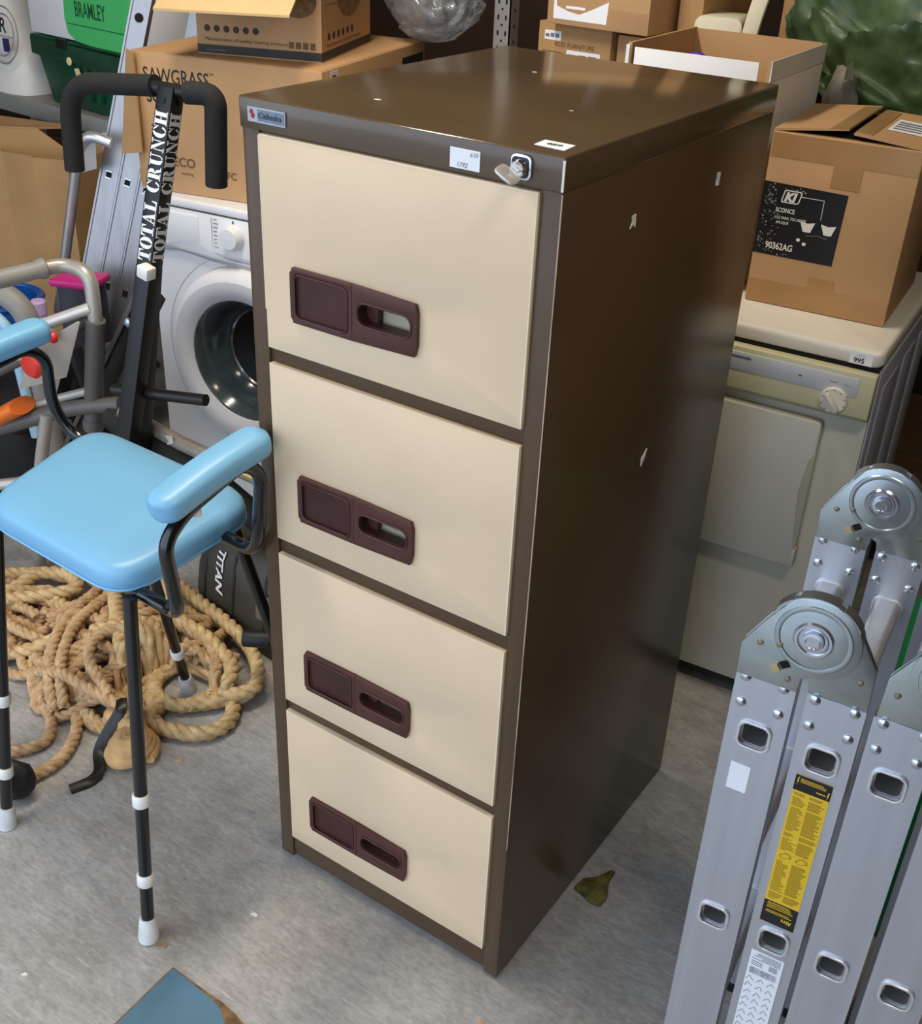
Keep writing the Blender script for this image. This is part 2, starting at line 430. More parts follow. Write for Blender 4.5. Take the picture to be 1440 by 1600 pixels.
    # pale strip of runner metal at the left of the top drawer
    WB(cab).box(-0.4385, -0.003, 1.05, -0.4372, -0.001, 1.277).build('runner_edge', beige_edge, cab)
    # lock with key
    lk = WB(cab).prism(rrect(-0.0655, 1.2895, -0.0385, 1.3165, 0.007, 4), -0.0065, -0.002).build('lock_escutcheon', chrome, cab, bevel=0.0015)
    WB(cab).prism(rrect(-0.063, 1.292, -0.041, 1.314, 0.005, 4), -0.0072, -0.0063).build('lock_face', mat('lock_dark', (52, 50, 62), 0.25, 0.4), lk)
    WB(cab).lathe([(0.0095, 0), (0.0095, 0.006), (0.008, 0.009)], (-0.051, -0.007, 1.303), 'y', 20, -1).build('lock_barrel', chrome, lk)
    kb = MB(chain(cab).inverted() @ Matrix.Translation((-0.051, -0.016, 1.303)) @ Matrix.Rotation(R(-58), 4, 'Y') @ Matrix.Rotation(R(8), 4, 'X'))
    kb.box(-0.0011, -0.012, -0.004, 0.0011, 0.004, 0.004)
    hole = [(-0.020+0.0025*math.cos(a), 0.0025*math.sin(a)) for a in [2*math.pi*i/16 for i in range(16)]]
    o2 = [(-0.0215+0.013*math.copysign(abs(math.cos(a))**0.5, math.cos(a)), 0.0135*math.copysign(abs(math.sin(a))**0.5, math.sin(a))) for a in [2*math.pi*i/16 for i in range(16)]]
    kb.ring(o2, hole, -0.0014, 0.0014, 'x')
    kb.build('key', mat('nickel', (226, 222, 212), 0.4, 0.6, var=0.05), lk, bevel=0.0004)
    # maker's badge
    bd = WB(cab).prism(rrect(-0.4525, 1.2925, -0.3905, 1.3105, 0.0015, 2), -0.0038, -0.002).build('badge', silver, cab)
    b = cab.location
    WB(cab).box(-0.436, -0.0042, 1.2945, -0.392, -0.0037, 1.3085).build('badge_field', mat('badge_field', (120, 130, 140), 0.35, 0.5, var=0.15, scale=80), bd)
    s1 = [(-0.4475, 1.2985), (-0.4435, 1.2965), (-0.441, 1.2985), (-0.4405, 1.3015), (-0.443, 1.3035), (-0.4455, 1.302)]
    s2 = [(-0.449, 1.303), (-0.446, 1.3015), (-0.4435, 1.303), (-0.443, 1.306), (-0.4455, 1.308), (-0.448, 1.3065)]
    WB(cab).prism(s1, -0.0043, -0.0037).prism(s2, -0.0043, -0.0037).build('badge_emblem', redink, bd)
    text('badge_lettering', 'Cathedra', blue_ink, bd, Vector((-0.434, -0.0045, 1.2985))-b, (1,0,0), (0,0,1), height=0.007, width=0.038, bold=0.02)
    # price label and lot label
    pl = WB(cab).box(-0.1465, -0.0028, 1.2875, -0.1065, -0.002, 1.3095).build('price_label', paper, cab)
    text('handwriting', '1792', inkgrey, pl, Vector((-0.136, -0.0031, 1.2895))-b, (1,0,0), (0,0,1), height=0.0055, shear=0.2)
    text('handwriting', '610', inkgrey, pl, Vector((-0.119, -0.0031, 1.3025))-b, (1,0,0), (0,0,1), height=0.005, shear=0.3)
    tl = WB(cab).prism([(-0.056, 0.026), (-0.0165, 0.023), (-0.0195, 0.053), (-0.0585, 0.054)], 1.321, 1.3216, 'z').build('lot_label', paper, cab)
    text('lot_number', '489', ink, tl, Vector((-0.048, 0.034, 1.3218))-b, (1,-0.05,0), (0.05,1,0), height=0.010, bold=0.01)
    # worn cap corner, painted corner highlight and chips in the paint
    WB(cab).box(-0.0022, -0.0026, 1.2845, 0.0004, -0.0012, 1.3175).build('paint_chip', chip, cab)
    WB(cab).box(-0.0020, -0.0003, 0.30, -0.0006, 0.0006, 1.281).build('worn_highlight_edge', mat('brown_edge_highlight', (176, 150, 128), 0.5, var=0.3, scale=12), cab)  # pale corner line: mostly a painted-in highlight, with slight wear
    def chp(pts, x=0.0): WB(cab).prism(pts, x-0.0018, x+0.0004, 'x').build('paint_chip', chip, cab)
    chp([(0.173, 1.207), (0.178, 1.214), (0.176, 1.222), (0.186, 1.223), (0.187, 1.206), (0.181, 1.211)])
    chp([(0.303, 0.828), (0.313, 0.838), (0.317, 0.852), (0.309, 0.845), (0.302, 0.842)])
    chp([(0.430, 1.211), (0.439, 1.210), (0.440, 1.228), (0.432, 1.229)])
    WB(cab).box(-0.002, 0.3245, 1.236, -0.0009, 0.3275, 1.266).build('side_slot', dark, cab)
    for x, y, s in ((-0.33, 0.10, .006), (-0.12, 0.22, .003), (-0.30, 0.43, .004)):
        WB(cab).prism([(x-s, y), (x, y-s*.5), (x+s, y+s*.2), (x, y+s*.6)], 1.3208, 1.3212, 'z').build('paint_chip', chip, cab)
cabinet()

# ------------------------------------------------------------------ perching stool
stool = thing('perching_stool', 'light blue vinyl perching stool with padded arms and black legs', 'stool', (-0.74, -0.03, 0))
def pad(b, path, wd, ht):
    P = catmull(path, 0.0035); n = len(P); ln = (P[-1]-P[0]).length
    secs = []
    vs = []; seg = 20
    for i, p in enumerate(P):
        s = i/(n-1)*ln; e = min(s, ln-s); q = 1.0
        rr = 0.022
        if e < rr: q = math.sqrt(max(0.0, 1-((rr-e)/rr)**2))
        q = max(q, 0.10)
        t = (P[min(i+1, n-1)]-P[max(i-1, 0)]).normalized(); u = Vector((0,0,1)); u = (u-t*u.dot(t)).normalized(); bb = t.cross(u)
        for k in range(seg):
            a = 2*math.pi*k/seg; c, s_ = math.cos(a), math.sin(a)
            x = math.copysign(abs(c)**0.7, c)*wd/2*q; z = math.copysign(abs(s_)**0.7, s_)*ht/2*(0.5+0.5*q)
            vs.append(p+bb*x+u*z)
    fs = [(i*seg+k, i*seg+(k+1) % seg, (i+1)*seg+(k+1) % seg, (i+1)*seg+k) for i in range(n-1) for k in range(seg)]
    fs += [tuple(range(seg)), tuple((n-1)*seg+k for k in range(seg))]
    return b.add(vs, fs)
def cushion(b, corners, r, prof, dome=0.0, n=7):
    C = [Vector(c) for c in corners]; loop = []
    for i in range(4):
        a = (C[i-1]-C[i]); d = (C[(i+1) % 4]-C[i])
        A = C[i]+a.normalized()*r; B = C[i]+d.normalized()*r
        for k in range(n+1):
            t = k/n; loop.append(A*(1-t)**2+C[i]*2*t*(1-t)+B*t*t)
    ctr = sum(C, Vector())/4; m_ = len(loop); vs = []
    for sc, dz in prof:
        for p in loop: vs.append(ctr+(p-ctr)*sc+Vector((0, 0, dz)))
    fs = [(i*m_+k, i*m_+(k+1) % m_, (i+1)*m_+(k+1) % m_, (i+1)*m_+k) for i in range(len(prof)-1) for k in range(m_)]
    fs += [tuple(range(m_)), tuple((len(prof)-1)*m_+k for k in range(m_))]
    return b.add(vs, fs)
def build_stool():
    cor = [(-0.556, -0.206, 0.652), (-0.550, 0.078, 0.668), (-0.962, 0.090, 0.668), (-0.906, -0.188, 0.652)]
    s = cushion(WB(stool), cor, 0.07, [(0.90, -0.026), (0.985, -0.024), (1.0, -0.019), (1.010, -0.008), (0.998, 0.006), (0.965, 0.014), (0.90, 0.018), (0.75, 0.021), (0.5, 0.022), (0.2, 0.022)])
    seat = s.build('seat', bluevinyl, stool, smooth=60)
    loop = []
    b = WB(stool); cushion(b, cor, 0.07, [(1.003, -0.019)])
    pts = [chain(stool) @ v for v in b.v]
    WB(stool).tube(pts, 0.0028, 6, closed=True).build('piping', bluevinyl, seat)
    c2 = [(x, y, z-0.029) for x, y, z in cor]
    cushion(WB(stool), c2, 0.07, [(0.88, -0.006), (0.9, 0.0), (0.9, 0.004)]).build('seat_base', blackmatt, stool)
    # arm loops
    def arm(x, y0, y1, z0, z1, sg, inx):
        path = [(inx, y0+0.035, 0.622), (x-sg*0.03, y0+0.02, 0.632), (x-sg*0.004, y0+0.004, 0.66), (x, y0-0.012, z0-0.055), (x, y0+0.03, z0-0.024),
                (x, y1-0.03, z1-0.024), (x, y1+0.004, z1-0.055), (x-sg*0.004, y1-0.002, 0.71), (x-sg*0.03, y1+0.012, 0.652), (inx, y1+0.035, 0.638)]
        WB(stool).tube(fillet(path, 0.04), 0.0105, 12).build('arm_tube', blackgloss, stool)
        a = WB(stool)
        pad(a, [(x, y0-0.022, z0-0.003), (x, (y0+y1)/2, (z0+z1)/2+0.004), (x, y1+0.014, z1)], 0.058, 0.042)
        ap = a.build('arm_pad', bluevinyl, stool, smooth=60)
        for y, z in ((y0+0.05, z0), (y1-0.05, z1)):
            WB(stool).lathe([(0.0075, -0.026), (0.0075, -0.02), (0.0055, -0.016)], (x, y, z+(-0.012)), 'z', 10).build('pad_screw_cap', whiteplastic, ap)
    arm(-0.446, -0.200, -0.026, 0.830, 0.858, 1, -0.60)
    arm(-1.035, -0.165, 0.060, 0.828, 0.850, -1, -0.90)
    legs = [((-0.515, -0.275, 0), (-0.560, -0.190, 0.628)), ((-0.935, 0.22, 0), (-0.892, 0.075, 0.640)),
            ((-0.914, -0.256, 0), (-0.905, -0.165, 0.628)), ((-0.535, 0.20, 0), (-0.590, 0.050, 0.640))]
    for f, t in legs:
        f = Vector(f); t = Vector(t); d = (t-f).normalized()
        lg = WB(stool).tube([f+d*0.012, t], 0.0108, 14).build('leg', blackgloss, stool)
        q = d
        WB(stool).tube([f, f+d*0.006, f+d*0.03, f+d*0.046], [0.0165, 0.0178, 0.0158, 0.0135], 14).build('ferrule', ferrule, lg)
        for h in (0.125, 0.28):
            p = f+d*h
            WB(stool).tube([p-d*0.011, p-d*0.009, p+d*0.009, p+d*0.011], [0.0128, 0.0142, 0.0142, 0.0128], 14).build('height_clip', whiteplastic, lg)
    # frame under the seat joining the legs
    for a, c in (((-0.575, -0.150, 0.614), (-0.890, -0.135, 0.614)), ((-0.590, 0.035, 0.630), (-0.885, 0.045, 0.630)),
                 ((-0.60, -0.150, 0.614), (-0.60, 0.035, 0.630)), ((-0.875, -0.135, 0.614), (-0.875, 0.045, 0.630))):
        WB(stool).tube([a, c], 0.010, 10).build('under_frame', blackgloss, stool)
build_stool()

# ------------------------------------------------------------------ folding hinge ladder on the right
lad = thing('folding_ladder', 'folded silver aluminium multi-position ladder with round steel hinges and yellow label', 'ladder', (0.383, -0.108, 0), math.atan(0.085))
XS = [(-0.0675, -0.0045), (0.0065, 0.0660), (0.0730, 0.1350), (0.1455, 0.2065)]
def build_ladder():
    ZR = (0.79, 0.51, 0.23); H = 0.868
    stile_me = None; rung_me = collar_me = rivet_me = None
    for side, y0 in (('near', 0.0), ('far', 0.322)):
        for k, (x0, x1) in enumerate(XS):
            cx = (x0+x1)/2
            b = MB(); zz = 0.02
            for z in sorted(ZR):
                b.box(x0, y0, zz, x1, y0+0.026, z-0.03)
                hole = rrect(cx-0.0165, z-0.0165, cx+0.0165, z+0.0165, 0.009, 5)
                b.ring(outer_for(hole, x0, z-0.03, x1, z+0.03), hole, y0, y0+0.026); zz = z+0.03
            b.box(x0, y0, zz, x1, y0+0.026, H)
            st = b.build('stile', alu, lad, smooth=25)
            MB().box(x0-0.001, y0-0.001, 0, x1+0.001, y0+0.027, 0.022).build('foot_cap', blackrubber, st, bevel=0.002)
            for z in ZR:
                o = rrect(cx-0.0185, z-0.0185, cx+0.0185, z+0.0185, 0.0105, 5); i = rrect(cx-0.0150, z-0.0150, cx+0.0150, z+0.0150, 0.0078, 5)
                MB().ring(o, i, y0-0.003, y0+0.001).build('rung_collar', mat('collar_metal', (226, 226, 228), 0.3, 0.7, var=0.04), st, bevel=0.001)
            for z in (0.8625, 0.829):
                for dx in (-0.020, 0.020):
                    MB().lathe([(0.0060, 0), (0.0056, 0.0014), (0.0034, 0.0027), (0.0004, 0.0031)], (cx+dx-0.001, y0, z), 'y', 12, -1).build('rivet', rivetm, st)
            if side == 'near':
                for z in ZR:
                    o = rrect(cx-0.0162, z-0.0162, cx+0.0162, z+0.0162, 0.0088, 5); i = rrect(cx-0.0135, z-0.0135, cx+0.0135, z+0.0135, 0.0068, 5)
                    MB().ring(o, i, 0.004, 0.344).build('rung', alu_rung, lad)
    def hinge(cx, y0, flip):
        s = -1 if flip else 1
        def X(pts): return [(cx+s*p[0], p[1]) for p in pts]
        arc = [(0.047*math.cos(R(a)), 0.934+0.047*math.sin(R(a))) for a in range(125, -66, -10)]
        pa = [(-0.0045, 0.866), (-0.0675, 0.866), (-0.0685, 0.905), (-0.050, 0.938)]+arc+[(0.004, 0.889), (-0.003, 0.884)]
        arc2 = [(0.0465*math.cos(R(a)), 0.934+0.0465*math.sin(R(a))) for a in range(215, 24, -10)]
        pb = [(0.0655, 0.866), (0.0065, 0.866), (0.004, 0.880), (-0.02, 0.889)]+arc2+[(0.064, 0.917)]
        h = MB().prism(X(pa), y0-0.0035, y0-0.0005).build('hinge_plate', steel, lad, bevel=0.0008)
        MB().prism(X(pb), y0+0.0005, y0+0.0035).build('rear_plate', steel, h, bevel=0.0008)
        MB().prism(X(pa), y0+0.0105, y0+0.0130).build('back_plate', steel, h, bevel=0.0008)
        MB().prism(X(pb), y0+0.0075, y0+0.0100).build('back_plate', steel, h, bevel=0.0008)
        core = [(0.043*math.cos(R(a)), 0.934+0.043*math.sin(R(a))) for a in range(0, 360, 12)]
        MB().prism(X(core), y0+0.004, y0+0.0074).build('hinge_core', mat('hinge_core', (188, 182, 160), 0.35, 0.6), h)
        # rim strip with dark notches over the top edge
        rim = MB()
        for a0, a1 in ((30, 62), (70, 118), (126, 150)):
            pts = [(cx+s*0.0455*math.cos(R(a)), y0+0.012, 0.934+0.0455*math.sin(R(a))) for a in range(a0, a1+1, 4)]
            rim.sweep(pts, [(-0.0125, -0.0012), (0.0125, -0.0012), (0.0125, 0.0012), (-0.0125, 0.0012)], up=(0, 0, 1)) if False else None
            vs = []; fs = []
            for i, a in enumerate(range(a0, a1+1, 4)):
                for rr, yy in ((0.0445, y0-0.003), (0.0478, y0-0.003), (0.0478, y0+0.0125), (0.0445, y0+0.0125)):
                    vs.append((cx+s*rr*math.cos(R(a)), yy, 0.934+rr*math.sin(R(a))))
            n = len(vs)//4
            for i in range(n-1):
                for k in range(4): fs.append((i*4+k, i*4+(k+1) % 4, i*4+4+(k+1) % 4, i*4+4+k))
            fs += [(0,1,2,3), tuple(4*(n-1)+k for k in range(4))]
            rim.add(vs, fs)
        rim.build('rim_strip', steel, h)
        tor = [(cx+0.036*math.cos(R(a)), y0-0.0036, 0.934+0.036*math.sin(R(a))) for a in range(0, 360, 10)]
        MB().tube(tor, 0.003, 8, closed=True, ry=0.0014, up=(0, 1, 0)).build('pressed_ring', steel, h)
        MB().lathe([(0.0205, 0), (0.0185, 0.0024), (0.0160, 0.0024), (0.0140, 0.0006), (0.0115, 0.0006), (0.0105, 0.005), (0.0070, 0.0056), (0.0062, 0.0042), (0.0005, 0.0042)], (cx, y0-0.0035, 0.934), 'y', 28, -1).build('hinge_hub', rivetm, h)
        # release latch: dark slot with a pressed tab
        MB(Matrix.Translation((cx-s*0.022, y0-0.004, 0.895)) @ Matrix.Rotation(R(-s*35), 4, 'Y')).box(-0.004, -0.0004, -0.004, 0.005, 0.0004, 0.004).build('latch_slot', dark, h)
        MB(Matrix.Translation((cx-s*0.029, y0-0.005, 0.889)) @ Matrix.Rotation(R(-s*35), 4, 'Y')).box(-0.0055, -0.0012, -0.004, 0.003, 0.0012, 0.004).build('latch_tab', mat('latch_brass', (196, 178, 132), 0.4, 0.6), h)
        for x, z in ((-0.050, 0.912), (-0.031, 0.917), (-0.016, 0.879), (0.052, 0.900)):
            MB().lathe([(0.0036, 0), (0.0032, 0.0014), (0.0004, 0.002)], (cx+s*x, y0-0.0035 if x < 0.04 else y0+0.0005, z), 'y', 10, -1).build('pin', mat('pin_metal', (150, 142, 120), 0.3, 0.8), h)
    for y0 in (0.0, 0.322):
        hinge(0.0005, y0, False); hinge(0.1405, y0, True)
    # labels on the second stile
    x0, x1 = 0.0155, 0.0545
    yl = MB().box(x0, -0.0007, 0.5375, x1, 0.0002, 0.763).build('warning_label', yellow, lad)
    MB().box(x0, -0.0011, 0.742, x1, -0.0006, 0.763).build('label_header', black, yl)
    MB().box(x0, -0.0011, 0.5375, x1, -0.0006, 0.572).build('label_footer', black, yl)
    random.seed(3)
    tl = MB(); z = 0.738
    while z > 0.576:
        if 0.6365 < z < 0.653 or random.random() < 0.06: z -= 0.0022; continue
        xx = x0+0.0022
        ln = random.uniform(0.006, 0.016)
        tl.box(xx, -0.00095, z-0.0005, xx+ln, -0.0006, z+0.0003)
        tl.box(x0+0.019, -0.00095, z-0.0006, x0+0.019+random.uniform(0.012, 0.0178), -0.0006, z+0.0004)
        z -= 0.0021
    tl.build('small_print', mat('label_small_print', (150, 116, 20), 0.6), yl)
    dg = MB()
    for cx in (x0+0.010, x0+0.028):
        dg.tube([(cx+0.006*math.cos(R(a)), -0.0008, 0.645+0.0045*math.sin(R(a)+0.4)) for a in range(0, 360, 40)], 0.0004, 4, closed=True)
        dg.tube([(cx-0.007, -0.0008, 0.643), (cx, -0.0008, 0.650), (cx+0.007, -0.0008, 0.6435)], 0.0004, 4)
    dg.build('label_diagram', mat('label_small_print', (150, 116, 20), 0.6), yl)
    random.seed(5)
    for i in range(7):
        if i != 4: MB().box(x0+0.004, -0.0014, 0.5695-0.0025*i, x0+random.uniform(0.02, 0.035), -0.001, 0.5703-0.0025*i).build('printed_line', yellow, yl)
    for q in ((0.006, 0.7585, 0.030, 0.7594), (0.006, 0.7565, 0.033, 0.7572), (0.006, 0.7545, 0.033, 0.7552), (0.024, 0.7475, 0.034, 0.7488)):
        MB().box(x0+q[0], -0.0014, q[1], x0+q[2], -0.001, q[3]).build('printed_line', yellow, yl)
    for xx, zz in ((x0+0.0035, 0.7545), (x0+0.0365, 0.7475)):
        MB().prism([(xx-0.0004, zz+0.006), (xx+0.001, zz+0.006), (xx+0.0002, zz+0.002), (xx+0.001, zz+0.002), (xx-0.0012, zz-0.006), (xx-0.0002, zz), (xx-0.0011, zz)], -0.0014, -0.001).build('flash_mark', yellow, yl)
    text('label_lettering', 'Abru', yellow, yl, (x1-0.004, -0.0015, 0.5515), (-1,0,0), (0,0,-1), height=0.006, width=0.012, bold=0.03).data.flip_normals()
    wl = MB().box(x0, -0.0007, 0.335, x1, 0.0002, 0.4845).build('instruction_label', paper, lad)
    b = MB(); random.seed(9)
    for i in range(5): b.box(x0+random.uniform(0.002, 0.016), -0.001, 0.481-0.0024*i, x1-0.003, -0.0006, 0.4818-0.0024*i)
    xx = x0+0.003
    while xx < x1-0.004: q = random.choice((0.0005, 0.0009)); b.box(xx, -0.001, 0.446, xx+q, -0.0006, 0.4565); xx += q+random.choice((0.0006, 0.001))
    for i in range(3): b.box(x0+0.003, -0.001, 0.461+0.003*i, x0+0.016, -0.0006, 0.4618+0.003*i); b.box(x0+0.024, -0.001, 0.461+0.003*i, x0+0.034, -0.0006, 0.4624+0.003*i)
    for r_ in range(8):
        for c_ in range(3):
            px, pz = x0+0.006+0.0125*c_, 0.438-0.0125*r_
            b.tube([(px-0.004, -0.0008, pz-0.004), (px+random.uniform(-.002, .002), -0.0008, pz+0.003), (px+0.004, -0.0008, pz-random.uniform(0, .004))], 0.0005, 4)
    b.build('instruction_print', inkgrey, wl)
    MB().prism([(-0.0535, 0.7475), (-0.0315, 0.7470), (-0.0320, 0.7095), (-0.0540, 0.7100)], -0.0008, 0.0002).build('blank_sticker', paper, lad)
build_ladder()

# ------------------------------------------------------------------ tumble dryer (right) in its own frame: x along the front, y back, z up
dry = thing('tumble_dryer', 'old cream tumble dryer behind the filing cabinet with a lot 995 sticker', 'dryer', (-0.4285, 0.883, 0), R(4))
def build_dryer():
    W_, D_, H_ = 0.6, 0.545, 0.85
    b = MB().box(0.012, 0.035, 0.012, W_-0.012, D_, 0.06); b.build('plinth', mat('dryer_plinth', (40, 40, 40), 0.6), dry)
    MB().box(0.0, 0.004, 0.05, W_-0.003, D_-0.01, 0.815).build('cabinet_body', cream, dry, bevel=0.004)
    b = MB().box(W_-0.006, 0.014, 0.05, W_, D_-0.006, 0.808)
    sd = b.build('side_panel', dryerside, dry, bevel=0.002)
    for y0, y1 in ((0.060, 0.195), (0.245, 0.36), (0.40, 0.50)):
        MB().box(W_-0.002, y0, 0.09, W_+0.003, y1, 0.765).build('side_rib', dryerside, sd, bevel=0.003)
    b = MB().prism(rrect(0.0, 0.0, W_, D_, 0.02, 4), 0.818, H_, 'z')
    b.build('worktop', creamtop, dry, bevel=0.010, seg=4)
    MB().box(0.004, 0.003, 0.811, W_-0.004, D_-0.004, 0.819).build('worktop_gap', dark, dry)
    fp = MB().prism([(-0.020, 0.812), (0.004, 0.812), (0.004, 0.716), (-0.004, 0.716), (-0.022, 0.728)], 0.002, W_-0.002, 'x').build('control_panel', creampanel, dry, bevel=0.003)
    MB().box(0.01, -0.0222, 0.765, W_-0.030, -0.019, 0.802).build('fascia_strip', fascia, fp, bevel=0.001)
    bb = MB().box(0.25, -0.0226, 0.790, 0.37, -0.0220, 0.7955)
    bb.build('printed_bar', mat('fascia_blue_grey', (120, 122, 138), 0.5), fp)
    MB().box(0.462, -0.0226, 0.783, 0.468, -0.0220, 0.7855).build('indicator_mark', ink, fp)
    text('panel_lettering', 'Timed', redink, fp, (0.518, -0.0227, 0.786), (1,0,0), (0,0,1), height=0.004)
    text('panel_lettering', 'off / on', inkgrey, fp, (0.546, -0.0227, 0.785), (1,0,0), (0,0,1), height=0.003)
    kn = MB().lathe([(0.0255, 0), (0.0255, 0.004), (0.0235, 0.008), (0.001, 0.008)], (0.533, -0.0215, 0.753), 'y', 28, -1).build('timer_knob', creamtop, fp)
    MB(Matrix.Translation((0.533, -0.034, 0.753)) @ Matrix.Rotation(R(-38), 4, 'Y')).box(-0.004, -0.010, -0.020, 0.004, 0.006, 0.020).build('knob_grip', creamtop, kn, bevel=0.003)
    for k in range(10):
        a = R(20+36*k)
        MB(Matrix.Translation((0.533+0.0215*math.cos(a), -0.0299, 0.753+0.0215*math.sin(a)))).box(-0.0012, -0.0002, -0.0012, 0.0012, 0.0006, 0.0012).build('dial_mark', inkgrey, kn)
    dr = MB().prism(rrect(0.07, 0.382, 0.522, 0.7, 0.008, 3), -0.021, 0.002).build('door', mat('dryer_door', (198, 194, 178), 0.36, var=0.02), dry, bevel=0.006, seg=3)
    MB().prism([(0.5225, 0.64), (0.5225, 0.415), (0.517, 0.43), (0.505, 0.55), (0.512, 0.62)], -0.0225, -0.019).build('door_finger_groove', mat('dryer_groove', (176, 170, 150), 0.4), dr, bevel=0.0008)
    MB().box(0.5195, -0.024, 0.382, 0.5245, -0.003, 0.425).build('door_catch', mat('dryer_catch', (196, 196, 192), 0.4), dr, bevel=0.002)
    st = MB().box(0.540, -0.0015, 0.822, 0.581, -0.0004, 0.845).build('lot_sticker', paper, dry)
    text('lot_number', '995', ink, st, (0.548, -0.002, 0.8255), (1,0,0), (0,0,1), height=0.0095, bold=0.015)
    text('lot_heading', 'LOT No.', inkgrey, st, (0.5525, -0.002, 0.838), (1,0,0), (0,0,1), height=0.003)
build_dryer()

# ------------------------------------------------------------------ washing machine (left)
wash = thing('washing_machine', 'white front-loading washing machine with dark round glass door under a cardboard carton', 'washing machine', (-1.587, 0.790, 0), R(7.0))
def build_washer():
    W_, D_, H_ = 0.6, 0.52, 0.85
    port = [(0.292+0.157*math.cos(2*math.pi*i/48), 0.478+0.157*math.sin(2*math.pi*i/48)) for i in range(48)]
    MB().ring(outer_for(port, 0.0, 0.012, W_, 0.822), port, 0.012, 0.125).build('front_panel', appl, wash, smooth=30)
    MB().box(0.0, 0.125, 0.012, W_, D_, 0.822).build('cabinet_body', appl, wash, bevel=0.003)
    for x in (0.06, 0.54):
        for y in (0.06, 0.46): MB().lathe([(0.02, 0), (0.02, 0.008), (0.012, 0.013)], (x, y, 0), 'z', 12).build('foot', blackrubber, wash)
    MB().box(-0.002, -0.002, 0.828, W_+0.002, D_, H_).build('worktop', appl, wash, bevel=0.006, seg=3)
    MB().box(0.002, 0.006, 0.82, W_-0.002, D_-0.003, 0.829).build('worktop_gap', mat('seam_dark', (70, 70, 72), 0.7), wash)
    pan = MB().prism([(0.0, 0.824), (0.012, 0.824), (0.012, 0.722), (0.003, 0.722), (-0.004, 0.735)], 0.0, W_, 'x').build('control_panel', appl, wash, bevel=0.002)
    dw = MB().box(0.006, -0.0045, 0.738, 0.165, 0.004, 0.815).build('detergent_drawer', mat('drawer_white', (222, 221, 220), 0.36, var=0.015), pan, bevel=0.003)
    # curved grey grip under the drawer running into a line along the panel
    gp = [(0.0, 0.722), (0.06, 0.735), (0.11, 0.748), (0.17, 0.748), (0.20, 0.735), (0.24, 0.726), (0.34, 0.722), (0.46, 0.720), (W_, 0.718), (W_, 0.708), (0.3, 0.708), (0.2, 0.712), (0.1, 0.722), (0.0, 0.708)]
    MB().prism(gp, -0.005, 0.012).build('panel_grip', mat('grip_silver', (176, 174, 176), 0.3, 0.3, var=0.04), wash, bevel=0.003)
    kn = MB().lathe([(0.030, 0), (0.029, 0.005), (0.0265, 0.022), (0.024, 0.026), (0.001, 0.027)], (0.268, -0.0015, 0.783), 'y', 28, -1).build('programme_knob', appl, pan)
    MB().box(0.2655, -0.0035, 0.8145, 0.2685, -0.0025, 0.821).build('knob_pointer', ink, pan)
    random.seed(11)
    for k in range(8):
        z = 0.817-0.0095*k
        b = MB().box(0.208, -0.0036, z-0.0016, 0.208+random.uniform(0.008, 0.016), -0.0024, z); b.build('programme_print', inkgrey, pan)
        b = MB().box(0.318, -0.0036, z-0.0016, 0.318+random.uniform(0.008, 0.02), -0.0024, z); b.build('programme_print', inkgrey, pan)
    MB().box(0.203, -0.0034, 0.742, 0.2036, -0.0024, 0.820).build('panel_line', inkgrey, pan)
    MB().box(0.36, -0.0036, 0.79, 0.45, -0.002, 0.812).build('display', darkglass, pan)
    c = (0.292, 0.0, 0.478)
    front = MB().lathe([(0.262, 0.006), (0.250, 0.0), (0.246, -0.006)], c, 'y', 48, -1).build('door_surround', applg, wash) if False else None
    dr = MB().lathe([(0.150, -0.006), (0.226, -0.006), (0.232, 0.004), (0.226, 0.022), (0.212, 0.034), (0.190, 0.038), (0.170, 0.034), (0.158, 0.024), (0.150, 0.012)], c, 'y', 56, -1, cap=False).build('door_ring', appl, wash, smooth=60)
    MB().lathe([(0.205, 0.0362), (0.190, 0.0388), (0.171, 0.0350), (0.157, 0.0245)], c, 'y', 56, -1, cap=False).build('inner_ring', applg, dr, smooth=60)
    MB().lathe([(0.156, 0.022), (0.150, 0.018), (0.135, -0.03), (0.118, -0.075), (0.085, -0.095), (0.002, -0.10)], c, 'y', 48, -1, cap=False).build('glass_bowl', bowl, dr, smooth=60)
    MB().lathe([(0.112, -0.070), (0.109, -0.066), (0.105, -0.070)], c, 'y', 40, -1, cap=False).build('bowl_rim', chrome, dr, smooth=60)
    MB().lathe([(0.108, -0.071), (0.07, -0.088), (0.002, -0.092)], c, 'y', 40, -1, cap=False).build('drum_window', mat('drum_dark', (16, 17, 17), 0.35, var=0.5, scale=14, bump=0.5, bscale=120, spec=0.2), dr, smooth=60)
    MB().lathe([(0.256, -0.010), (0.250, -0.0165), (0.238, -0.0168), (0.232, -0.010)], c, 'y', 56, -1, cap=False).build('door_recess_lip', applg, wash, smooth=60)
    MB().prism([(0.215, 0.006), (0.292, 0.006), (0.292, 0.018), (0.215, 0.018)], 0.008, 0.014).build('kick_slot', applg, wash)
    gs = MB().box(-0.0008, 0.05, 0.50, 0.0003, 0.11, 0.66); gs.build('energy_sticker', greenbag, wash)
build_washer()

